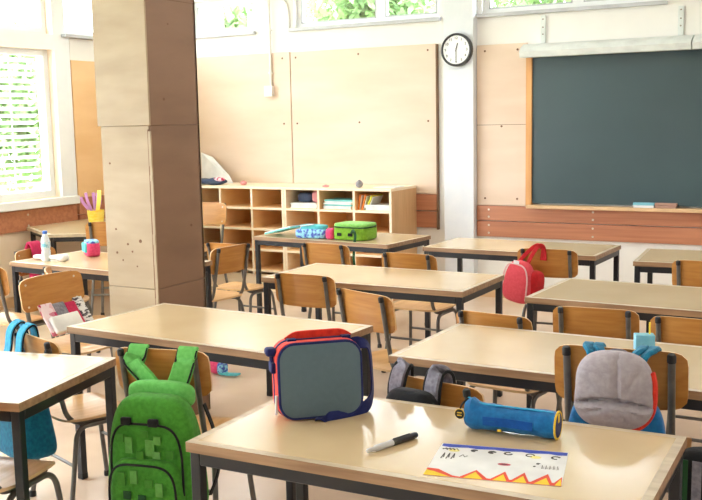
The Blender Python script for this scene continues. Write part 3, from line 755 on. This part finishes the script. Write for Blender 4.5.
# ------------------------------------------------------------------ grey hooded backpack
loc, a, s = on_chair(12, .01, -.245, 0)
t = thing('hooded_backpack', 'blue backpack with a quilted grey hood hanging on the large chair', 'backpack', loc, a)
bm = bmesh.new(); sell(bm, .168, .055, .17, .45, .55, 40, 22, fn=bag_fn(.17, .8)); finish('body', bm, 'cyan_blue', t, mx=T(0, -.07, .60))
def hood_shape(p):
    # p in the unit sphere; creases run from the middle outward
    q = p.copy(); r = math.hypot(p.x/.125, p.z/.125)
    ang = math.atan2(p.z+.035, p.x-.02)
    q.x *= 1.0 + .06*min(1, max(0, -p.z/.06)); 
    dep = 0
    if p.y < 0:
        dep += .010*math.exp(-((p.x-.015)/.006)**2)*(p.z > -.04)
        edge = max(0, 1-min(1, r)**8)
        dep += .034*math.exp(-((p.z+.030+1.6*p.x**2)/.010)**2)*edge
        if p.z < -.03-1.6*p.x**2: dep -= .012
        for an in (60, 150, 200, 245, 290, 330, 20):
            d = (ang-R(an)+PI) % (2*PI)-PI; dep += (.012 if p.z < -.03 else .008)*math.exp(-(d/.09)**2)*max(0, min(1, r*1.5)-min(1, r)**4)
        q.y += dep
    return q
bm = bmesh.new(); sell(bm, .122, .055, .125, .72, .82, 72, 60, fn=hood_shape); hd = finish('hood', bm, 'grey_quilt', t, mx=T(0, -.125, .797))
bm = bmesh.new()
pts = []
for i in range(33):
    u = R(-110) + R(135)*i/32
    pts.append((.124*math.copysign(abs(math.cos(u))**.8, math.cos(u)), -.130, .794+.130*math.copysign(abs(math.sin(u))**.75, math.sin(u))))
sweep(bm, pts, circ(.011, 8)); finish('red_piping', bm, 'red', hd)
bm = bmesh.new(); sweep(bm, catmull([(-.03, -.09, .893), (-.012, -.09, .911), (.022, -.09, .911), (.04, -.09, .893)]), flat(.018, .006), (0, 1, 0)); finish('grab_handle', bm, 'heather', t)
for sx in (-1, 1):
    x0 = sx*.085
    pts = catmull([(sx*.055, -.10, .862), (sx*.068, -.06, .895), (x0, -.02, .905), (x0*1.05, .028, .903), (x0*1.05, .058, .87), (x0, .062, .74)], 6)
    bm = bmesh.new(); 
    for off in (-.017, .017):
        sweep(bm, [Vector(q)+Vector((off, 0, 0)) for q in pts], flat(.036, .017), (0, .6, .8))
    finish('shoulder_strap', bm, 'teal_bag', t)

# ------------------------------------------------------------------ grey and black backpack
loc, a, s = on_chair(13, -.03, -.235, 0)
t = thing('heather_backpack', 'black backpack with grey heather straps behind the nearest desk', 'backpack', loc, a)
bm = bmesh.new(); sell(bm, .125, .05, .19, .4, .5, 36, 20, fn=bag_fn(.19, .8)); finish('body', bm, 'black_fabric', t, mx=T(.0, -.055, .575))
for sx, x0 in ((-1, -.085), (1, .06)):
    pts = catmull([(sx*.05, -.04, .64), (x0, -.03, .72), (x0, -.018, .785), (x0, .01, .822), (x0+sx*.012, .038, .812), (x0+sx*.018, .046, .74), (x0+sx*.02, .04, .66)], 6)
    s1 = strap('shoulder_strap', pts, .058, .02, (0, 1, .4), 'heather', t)
    tube('piping', [Vector(q)+Vector((sx*.031, 0, 0)) for q in pts], .006, 'black_fabric', s1, 6)
    tube('piping', [Vector(q)-Vector((sx*.031, 0, 0)) for q in pts], .006, 'black_fabric', s1, 6)
strap('grab_handle', catmull([(-.03, -.035, .66), (-.02, -.035, .72), (.03, -.035, .715), (.04, -.035, .66)]), .02, .005, (0, 1, 0), 'black_fabric', t)

# ------------------------------------------------------------------ blue backpack on the left
loc, a, s = on_chair(17, -.03, -.235, 0)
t = thing('blue_backpack', 'teal blue backpack hanging below the glaring desk at the left', 'backpack', loc, a)
bm = bmesh.new(); sell(bm, .215, .07, .165, .35, .45, 36, 20, fn=lambda p: Vector((p.x*(1.06-.12*(p.z/.155)), p.y*(1.1-.3*(p.z/.155)), p.z))); finish('body', bm, 'teal_bag', t, mx=T(.05, -.09, .47))
for sx, x0 in ((-1, -.13), (1, -.02)):
    pts = catmull([(x0, -.07, .62), (x0, -.035, .70), (x0, -.02, .78), (x0, .01, .815), (x0, .036, .81), (x0, .046, .74), (x0, .04, .66)], 6)
    s1 = strap('shoulder_strap', pts, .06, .014, (0, 1, .4), 'strap_blue', t)
    tube('piping', [Vector(q)+Vector((.031, 0, 0)) for q in pts], .004, 'black_fabric', s1, 6)
    tube('piping', [Vector(q)-Vector((.031, 0, 0)) for q in pts], .004, 'black_fabric', s1, 6)
strap('dangling_strap', catmull([(.17, .01, .76), (.185, -.03, .66), (.20, -.04, .56), (.225, -.05, .46), (.24, -.05, .38)]), .022, .004, (0, 1, 0), 'black_fabric', t)
strap('dangling_strap', catmull([(.19, -.03, .66), (.185, -.05, .56), (.195, -.05, .48)]), .02, .004, (0, 1, 0), 'black_fabric', t)

# ------------------------------------------------------------------ red backpack
loc, a, s = on_chair(10, -.07, -.235, 0)
loc = (loc[0], loc[1], .0)
t = thing('red_backpack', 'small red backpack hung from the corner of a chair back near the wall', 'backpack', loc, a+R(-20))
bm = bmesh.new(); sell(bm, .115, .065, .138, .55, .6, 40, 24, fn=bag_fn(.138, .68)); b_ = finish('body', bm, 'red_bag', t, mx=T(-.055, -.09, .605, ry=R(8)))
tube('piping', [tuple((T(-.055, -.09, .605, ry=R(8)) @ Vector(q))) for q in arch(.099, -.10, .122, -.052, pw=.55)], .005, 'piping_pink', b_, 6)
bm = bmesh.new(); sell(bm, .05, .06, .10, .6, .6); finish('side_pocket', bm, 'red_strap', t, mx=T(.035, -.05, .58, ry=R(8)))
bx('yellow_patch', .070, .088, -.075, -.03, .60, .64, 'yellow', t, bevel=.006)
for x0, x1 in ((-.085, .01), (-.005, .035)):
    strap('shoulder_strap', catmull([(x0, -.08, .71), ((x0+x1)/2, -.05, .78), (x1, -.01, .835), (x1+.02, .02, .83), (x1+.025, .03, .74)]), .026, .008, (0, 1, .3), 'red_strap', t)
strap('name_tag', [(-.06, -.145, .74), (-.02, -.142, .735)], .025, .003, (0, 1, 0), 'paper_white', t)

# ------------------------------------------------------------------ striped bag at the right edge
loc, a, s = on_chair(22, -.20, -.235, 0)
loc = (loc[0], loc[1], -.09)
t = thing('striped_bag', 'dark bag with grey stripes hanging at the right edge beyond the nearest desk', 'bag', loc, a)
bm = bmesh.new(); sell(bm, .14, .05, .145, .4, .5, 36, 20); b_ = finish('body', bm, 'black_fabric', t, mx=T(.03, -.065, .60))
for x0, m_ in ((-.075, 'green_dark'), (-.035, 'heather'), (.005, 'grey_quilt'), (.05, 'heather')):
    strap('stripe', [(x0, -.118, .72), (x0, -.121, .60), (x0, -.118, .48)], .028, .004, (0, 1, 0), m_, b_)
strap('shoulder_strap', catmull([(.09, -.05, .74), (.09, -.03, .84), (.09, .0, .908), (.09, .03, .90), (.09, .04, .82)]), .03, .008, (0, 1, .3), 'black_fabric', t)

# ------------------------------------------------------------------ pink bag (left, at the bottle desk)
loc, a, s = on_chair(19, -.02, .0, 0)
t = thing('pink_bag', 'dark pink cloth bag on the chair at the window end of the bottle desk', 'bag', loc, a)
strap('shoulder_strap', catmull([(.0, -.27, .62), (.0, -.265, .74), (.0, -.235, .82), (.0, -.195, .80), (0, -.17, .66)]), .10, .02, (0, 1, .3), 'magenta', t)
bm = bmesh.new(); sell(bm, .13, .05, .11, .6, .6); finish('body', bm, 'magenta', t, mx=T(0, -.12, .575))

# ------------------------------------------------------------------ patterned bag under the turned chair's backrest
loc, a, s = on_chair(15, 0, 0, 0)
t = thing('patterned_bag', 'pink, grey and white patterned bag below the back of the turned chair', 'bag', loc, a)
def slab(name, x0, x1, y, z0, z1, m_, th=.02, tilt=0):
    bx(name, x0, x1, y-th/2, y+th/2, z0, z1, m_, t, bevel=.008, mx=T(-.04, -.165, .64) @ T(rx=R(34)) @ T(0, .15, -.64))
slab('flap', -.10, -.02, -.15, .44, .64, 'magenta'); slab('zebra_panel', -.17, -.10, -.15, .455, .66, 'zebra_bag')
slab('grey_panel', -.02, .07, -.15, .455, .65, 'heather'); slab('flower_panel', .07, .17, -.15, .455, .66, 'pattern_bag')
slab('front_pocket', -.05, .16, -.12, .455, .56, 'paper_white', .03)

# ------------------------------------------------------------------ lunch bag
P0 = Vector((-1.605, 2.475)); P1 = Vector((-1.405, 2.625)); ang = R(43)
t = thing('lunch_bag', 'red and navy lunch bag with a blank slate grey front on the nearest desk', 'lunch bag', (-1.555, 2.57, H), ang)
t.scale = (1.06, 1.0, 1.09)
LW, LH, LD = .255, .222, .125
def rr_loft(bm, secs, mi=0):
    rings = []
    for w_, h_, r_, y in secs:
        rings.append([bm.verts.new((x, y, z+LH/2)) for x, z in rrect(w_, h_, r_, 6)])
    for a_, b_ in zip(rings, rings[1:]):
        n = len(a_)
        for i in range(n): bm.faces.new((a_[i], a_[(i+1) % n], b_[(i+1) % n], b_[i])).material_index = mi
    bm.faces.new(list(reversed(rings[0]))).material_index = mi; bm.faces.new(rings[-1]).material_index = mi
TI = T(rx=R(-4))
bm = bmesh.new(); rr_loft(bm, [(LW-.02, LH-.014, .04, -LD/2+.006), (LW, LH, .048, -LD/2+.012), (LW+.004, LH, .048, 0), (LW, LH, .048, LD/2-.012), (LW-.03, LH-.025, .04, LD/2)])
lb = finish('body', bm, 'red', t, mx=TI)
bm = bmesh.new(); rr_loft(bm, [(LW-.03, LH-.03, .038, -LD/2-.006), (LW-.010, LH-.010, .044, -LD/2-.002), (LW-.006, LH-.006, .046, -LD/2+.008)]); finish('front_panel', bm, 'grey_panel', t, mx=TI)
bm = bmesh.new(); sweep(bm, [TI @ Vector((x, -LD/2+.002, z+LH/2)) for x, z in rrect(LW-.010, LH-.010, .046, 6)], circ(.0055, 8), closed=True); finish('navy_piping', bm, 'navy', t)
bm = bmesh.new(); sweep(bm, [TI @ Vector((x, .0, z+LH/2)) for x, z in rrect(LW+.002, LH-.0, .048, 6)], flat(.006, .014), (0, 1, 0), closed=True); finish('zip', bm, 'navy', t)
strap('carry_handle', [TI @ Vector(q) for q in fillet([(-.085, .01, LH-.006), (-.06, .01, LH+.010), (.08, .01, LH+.010), (.105, .01, LH-.006)], .02)], .03, .007, (0, 1, 0), 'red', t)
bx('handle_patch', -.088, -.062, -.022, .008, LH-.006, LH+.006, 'navy', t, mx=TI); bx('handle_patch', .078, .104, -.022, .008, LH-.006, LH+.006, 'navy', t, mx=TI)
tube('strap_ring', [(-LW/2-.008, .012+.012*math.cos(R(q)), .175+.016*math.sin(R(q))) for q in range(0, 360, 30)], .004, 'navy', t, 8, closed=True)
bx('side_tab', -LW/2-.014, -LW/2, -.022, .03, .135, .165, 'navy', t, bevel=.003)
bx('strap_knot', -LW/2-.026, -LW/2+.006, -.012, .036, .182, .205, 'navy', t, bevel=.008)
tube('zip_pull', [(-LW/2-.004, -.038, .075), (-LW/2-.006, -.042, .02)], .004, 'paper_white', t, 8)
pts = catmull([(LW/2-.02, .0, .200), (LW/2+.012, .0, .202), (LW/2+.034, .0, .185), (LW/2+.040, -.004, .12), (LW/2+.038, -.012, .05), (LW/2+.012, -.035, .018), (LW/2-.05, -.064, .006), (.02, -.078, .006), (-.02, -.066, .008)], 8)
strap('shoulder_strap', pts, .040, .004, (.9, -.35, .25), 'navy', t)
strap('strap_lining', [Vector(q)+Vector((-.003, .002, .004)) for q in pts[34:50]], .018, .003, (.9, -.35, .25), 'paper_white', t)

# ------------------------------------------------------------------ blue pencil case
pc0, pc1 = Vector((-1.075, 2.645)), Vector((-.80, 2.655))
d = pc1-pc0; Lp = d.length
t = thing('blue_pencil_case', 'bright blue cylinder pencil case with a yellow-rimmed end on the nearest desk', 'pencil case', (*((pc0+pc1)/2), H), math.atan2(d.y, d.x))
rr = .041
bm = bmesh.new()
secs = []
for i in range(15):
    u = i/14; x = -Lp/2 + Lp*u
    r_ = rr*(1+.05*math.sin(u*9)+.03*math.sin(u*23)) * (.82 if i == 0 else 1)
    lift = .02*math.exp(-((u-.03)/.08)**2)
    ring = []
    for j in range(24):
        a_ = 2*PI*j/24; rad = r_*(1+.03*math.sin(3*a_+u*14))
        z = math.sin(a_); y = math.cos(a_)
        zz = rr + rad*z*(.94) + (lift if z > 0 else 0)*z
        if zz < .002: zz = .002
        ring.append(bm.verts.new((x, rad*y, zz)))
    secs.append(ring)
for a_, b_ in zip(secs, secs[1:]):
    for j in range(24): bm.faces.new((a_[j], a_[(j+1) % 24], b_[(j+1) % 24], b_[j]))
bm.faces.new(list(reversed(secs[0]))); bm.faces.new(secs[-1])
pb = finish('body', bm, 'cyan_blue', t)
strap('zip', catmull([(-Lp/2+.004, -.002, rr*2+.012), (-Lp/2+.05, -.006, rr*2-.001), (0, -.008, rr*2-.001), (Lp/2-.01, -.006, rr*2-.003)]), .011, .003, (0, 0, 1), 'blue_light', pb)
strap('printed_band', [(-.075, -.0425, .040), (-.01, -.0415, .042), (.075, -.0425, .040)], .026, .002, (0, 1, 0), 'blue_deep', pb)
bm = bmesh.new(); lathe(bm, [(.036, 0), (.036, .004)], 24, mx=T(Lp/2-.001, 0, rr, ry=R(90))); finish('end_panel', bm, 'navy', t)
tube('yellow_rim', [(Lp/2+.001, .0395*math.cos(2*PI*i/28), rr+.0395*math.sin(2*PI*i/28)) for i in range(28)], .0032, 'yellow', t, 6, closed=True)
bx('yellow_tab', Lp/2-.006, Lp/2+.005, -.008, .008, rr+.008, rr+.034, 'yellow', t, bevel=.002)
bx('yellow_tab', -.03, -.018, -.0445, -.041, .014, .02, 'yellow', t)
bm = bmesh.new(); lathe(bm, [(.0145, 0), (.0145, .004)], 20, mx=T(-Lp/2-.012, -.032, .050, rx=R(90))); ch = finish('zip_charm', bm, 'black_rubber', t)
tube('gold_ring', [(-Lp/2-.012+.0145*math.cos(2*PI*i/20), -.034, .050+.0145*math.sin(2*PI*i/20)) for i in range(20)], .0016, 'yellow', ch, 6, closed=True)
for dz in (-.004, .004): bx('gold_mark', -Lp/2-.019, -Lp/2-.005, -.0375, -.036, .050+dz-.0015, .050+dz+.0015, 'yellow', ch)
tube('charm_link', catmull([(-Lp/2-.012, -.030, .064), (-Lp/2-.008, -.02, .078), (-Lp/2+.006, -.006, .092)]), .003, 'black_rubber', t, 6)

# ------------------------------------------------------------------ drawing, marker, carton
FL_, FR_, BR_, BL_ = Vector((-1.029, 2.224)), Vector((-.681, 2.300)), Vector((-.736, 2.555)), Vector((-1.083, 2.472))
t = thing('drawing_sheet', 'white drawing with a blue crayon band and red and yellow zigzag on the nearest desk', 'drawing', (FL_.x, FL_.y, H), math.atan2((FR_-FL_).y, (FR_-FL_).x))
PW_, PH_ = .355, .258
bx('sheet', 0, PW_, 0, PH_, 0, .0008, 'paper_white', t)
def poly(name, pts, m_, z=.0009, th=.0003):
    bm = bmesh.new(); prism(bm, pts, z, z+th); finish(name, bm, m_, t, smooth=False)
bm = bmesh.new(); n = 14
top = [(0.004, PH_-.002), (PW_-.002, PH_-.002)]; low = [(PW_-.002-(PW_-.006)*i/n, PH_-.026-.004*math.sin(i*2.1)) for i in range(n+1)]
prism(bm, top+low, .0009, .0012); finish('blue_band', bm, 'crayon_blue', t, smooth=False)
# red zigzag with yellow inside
zz = [(0, .0), (0, .055), (.03, .052), (.075, .012), (.095, .008), (.13, .066), (.165, .012), (.175, .012), (.205, .072), (.222, .016), (.228, .016), (.255, .076), (.272, .014), (.277, .014), (.315, .080), (.33, .02), (.335, .02), (.352, .066), (.355, .0)]
poly('red_zigzag', [(x, y) for x, y in zz][::-1] if False else zz[::-1], 'crayon_red')
poly('yellow_fill', [(0, .001), (0, .040), (.025, .030), (.07, .001)][::-1], 'crayon_yellow', .0013)
for a_, b_, c_ in ((.105, .13, .155), (.18, .203, .217), (.232, .254, .268), (.285, .313, .326), (.338, .350, .354)):
    poly('yellow_fill', [(a_, .002), (c_, .002), (b_, .050)], 'crayon_yellow', .0013)
for x, y in ((.045, .205), (.27, .20)):
    poly('yellow_spot', [(x+.016*math.cos(R(q)), y+.011*math.sin(R(q))) for q in range(0, 360, 30)], 'pale_yellow')
poly('mouth_mark', [(.195+.018*math.cos(R(q)), .125+.009*math.sin(R(q))) for q in range(0, 360, 30)], 'lips')
poly('mouth_mark', [(.195+.008*math.cos(R(q)), .125+.003*math.sin(R(q))) for q in range(0, 360, 30)], 'ink', .0013)
def stroke(pts, wd=.003, closed=False, name='ink_mark'):
    bm = bmesh.new(); sweep(bm, [(x, y, .0013) for x, y in pts], flat(wd, .0006), (0, 0, 1), closed=closed); finish(name, bm, 'ink', t, smooth=False)
def ring(x, y, r, wd=.003, a0=0, a1=330): stroke([(x+r*math.cos(R(q)), y+r*.95*math.sin(R(q))) for q in range(a0, a1, 30)], wd*1.5)
ring(.10, .214, .006, .006); ring(.15, .212, .009, .004); ring(.15, .212, .003, .004); ring(.195, .212, .010, .004, 60, 380); ring(.255, .211, .011, .003); ring(.325, .206, .011, .004, 20, 300)
for dx in (0, .010, .020, .030): stroke([(dx+.012, .208), (dx+.020, .222), (dx+.026, .206)], .003)
stroke([(.01, .214), (.045, .216)], .004)
for x in (.020, .034, .048): stroke([(x, .135), (x+.003, .18), (x+.006, .145)])
stroke([(.068, .158), (.075, .175), (.082, .158), (.088, .168)])
for x in (.295, .305, .315, .325, .335): stroke([(x, .115), (x, .142), (x+.004, .118)], .0014)
ring(.283, .150, .003, .004); ring(.275, .128, .002, .003)
m0, m1 = Vector((-1.236, 2.300, H+.0095)), Vector((-1.172, 2.490, H+.0095))
t = thing('marker_pen', 'pale grey marker pen with a black cap lying on the nearest desk', 'pen', m0, math.atan2((m1-m0).y, (m1-m0).x))
L = (m1-m0).length; rot = Matrix.Rotation(R(90), 4, 'Y')
for nm, pr_, m_ in (('barrel', [(.004, 0), (.0062, .004), (.0065, .03), (.0088, .034), (.0092, L*.5)], 'marker_body'), ('cap', [(.0095, L*.5), (.0098, L*.52), (.0095, L*.95), (.0075, L)], 'marker_cap')):
    bm = bmesh.new(); lathe(bm, pr_, 16); finish(nm, bm, m_, t, mx=rot)
bx('pen_clip', L*.52, L*.85, -.0015, .0015, .009, .0115, 'marker_cap', t)
t = thing('juice_carton', 'small pale blue juice carton with a yellow straw on the desk behind the hooded backpack', 'carton', (-.80, 3.79, H), R(22))
bx('box_body', -.037, .037, -.025, .025, 0, .078, 'carton', t, bevel=.002)
bm = bmesh.new(); prism(bm, [(-.034, -.023), (.034, -.023), (.034, .023), (-.034, .023)], .078, .0785); finish('top_face', bm, 'duster_blue', t, smooth=False)
tube('straw', [(.02, 0, .078), (.02, 0, .125)], .0035, 'straw', t)

# ------------------------------------------------------------------ on the shelf-side desk
t = thing('notebook', 'white and teal notebook leaning on the patterned bag by the shelf', 'notebook', (-4.30, 6.69, H), R(-12))
bx('cover', -.17, .14, -.10, .10, 0, .012, 'book_teal', t, mx=T(0, 0, .012, ry=R(-13)), bevel=.002)
bx('pages', -.168, .138, -.098, .098, .012, .018, 'paper_white', t, mx=T(0, 0, .012, ry=R(-13)))
for o in [q for q in bpy.data.objects if q.parent == t]: o.location.z += .035
t = thing('patterned_case', 'blue and pink patterned pouch on the desk before the shelf', 'pouch', (-4.02, 6.63, H), R(4))
bm = bmesh.new(); sell(bm, .135, .07, .038, .35, .4); finish('body', bm, 'pattern_blue', t, mx=T(z=.038))
bm = bmesh.new(); sell(bm, .11, .055, .022, .4, .5); finish('teal_flap', bm, 'teal_light', t, mx=T(.01, .01, .085))
strap('white_band', [(-.09, -.03, .095), (.02, -.02, .112)], .05, .006, (0, 0, 1), 'paper_white', t)
pouch('pink_pouch', 'small hot pink pouch between the patterned pouch and the green lunch box', 'pouch', (-3.83, 6.60, H), (.04, .045, .045), 'pink')
t = thing('green_lunch_box', 'lime green soft lunch box with a dangling black strap on the desk by the shelf', 'lunch box', (-3.645, 6.66, H), R(-2))
bm = bmesh.new(); sell(bm, .15, .115, .052, .25, .35, 44, 20); lbx = finish('body', bm, 'lime', t, mx=T(z=.052))
bm = bmesh.new(); sell(bm, .148, .112, .018, .5, .35, 44, 12); finish('lid', bm, 'lime_lid', t, mx=T(z=.118))
tube('zip', [(.149*math.copysign(abs(math.cos(u))**.35, math.cos(u)), .114*math.copysign(abs(math.sin(u))**.35, math.sin(u)), .102) for u in [2*PI*i/40 for i in range(40)]], .004, 'green_dark', t, 6, closed=True)
for xx in (-.08, .02): bx('webbing_patch', xx-.02, xx+.02, -.122, -.112, .035, .06, 'black_fabric', t, bevel=.004)
strap('carry_strap', catmull([(.03, -.118, .06), (.06, -.135, .085), (.085, -.15, .05), (.085, -.165, -.02), (.08, -.17, -.12), (.085, -.165, -.20)]), .022, .005, (0, 1, 0), 'green_dark', t)

# ------------------------------------------------------------------ on the bottle desk
t = thing('water_bottle', 'clear plastic water bottle with a blue cap on the desk left of the pillar', 'bottle', (-5.10, 4.83, H))
bm = bmesh.new(); lathe(bm, [(.026, 0), (.031, .006), (.031, .06), (.028, .075), (.031, .09), (.031, .135), (.026, .16), (.014, .185), (.013, .192)], 20); finish('body', bm, 'bottle_plastic', t)
bm = bmesh.new(); lathe(bm, [(.0318, .095), (.0318, .135)], 20); finish('label_band', bm, 'bottle_label', t)
bm = bmesh.new(); lathe(bm, [(.0165, .19), (.0165, .208), (.014, .211)], 16); finish('cap', bm, 'bottle_cap', t)
t = pouch('pink_pencil_case', 'pink pencil case with teal pockets on the desk left of the pillar', 'pencil case', (-4.97, 5.14, H), (.085, .05, .055), 'pink', (.4, .5), R(-35))
bm = bmesh.new(); sell(bm, .03, .015, .035, .4, .4); finish('teal_pocket', bm, 'teal_light', t, mx=T(-.04, -.045, .065))
bm = bmesh.new(); sell(bm, .03, .015, .035, .4, .4); finish('teal_pocket', bm, 'teal_light', t, mx=T(.03, -.045, .065))
bm = bmesh.new(); sell(bm, .08, .045, .012, .4, .5); finish('pale_top', bm, 'pattern_blue', t, mx=T(z=.105))
t = thing('tissue', 'crumpled white tissue left of the water bottle', 'tissue', (-5.17, 4.86, H))
bm = bmesh.new(); sell(bm, .06, .04, .02, .9, .9, fn=lambda p: p*(1+.2*math.sin(p.x*70+p.y*50))); finish('cloth', bm, 'paper_white', t, mx=T(z=.022))
t = thing('paper_wrapper', 'crumpled white paper wrapper right of the water bottle', 'wrapper', (-5.0, 4.86, H), R(10))
bm = bmesh.new(); sell(bm, .08, .035, .022, .9, .9, fn=lambda p: p*(1+.2*math.sin(p.x*60))); finish('cloth', bm, 'paper_white', t, mx=T(z=.024))
t = thing('teal_card', 'flat teal card beside the pink pencil case', 'card', (-4.80, 5.22, H), R(-20))
bx('card', -.06, .06, -.03, .03, 0, .02, 'teal_light', t, bevel=.004)
# cup with paper flowers
t = thing('yellow_cup', 'yellow cup full of purple and yellow paper strips on the six-sided table', 'cup', (-6.52, 6.82, H))
bm = bmesh.new(); lathe(bm, [(.058, 0), (.07, .04), (.078, .10), (.08, .14), (.074, .14), (.06, .02)], 24); finish('cup_body', bm, 'cup_yellow', t)
rnd = random.Random(11)
for i, (dx, dz, m_) in enumerate(((-.17, .12, 'petal_purple'), (-.12, .16, 'petal_purple'), (-.06, .16, 'petal_purple'), (-.01, .12, 'petal_purple'), (.03, .16, 'petal_purple'), (.06, .13, 'petal_purple'), (.09, .19, 'petal_yellow'))):
    dy = rnd.uniform(-.05, .05)
    s_ = strap('paper_strip', catmull([(dx*.2, dy*.3, .05), (dx*.5, dy*.6, .14), (dx*.9, dy, .14+dz*.6), (dx, dy, .14+dz)]), .05 if m_ == 'petal_yellow' else .036, .003, (0, 1, 0), m_, t)

# ------------------------------------------------------------------ on the floor
t = thing('floor_pouch', 'pink pouch with a teal strap lying on the floor behind the green backpack', 'pouch', (-3.84, 5.12, 0), R(-20))
bm = bmesh.new(); sell(bm, .06, .06, .045, .7, .7); finish('body', bm, 'pink', t, mx=T(-.05, 0, .045))
bm = bmesh.new(); sell(bm, .03, .035, .045, .7, .7); finish('patterned_side', bm, 'pattern_blue', t, mx=T(.02, -.01, .045))
strap('teal_strap', [(.02, -.03, .02), (.08, 0, .014), (.15, .03, .02)], .05, .012, (0, 0, 1), 'teal_light', t)
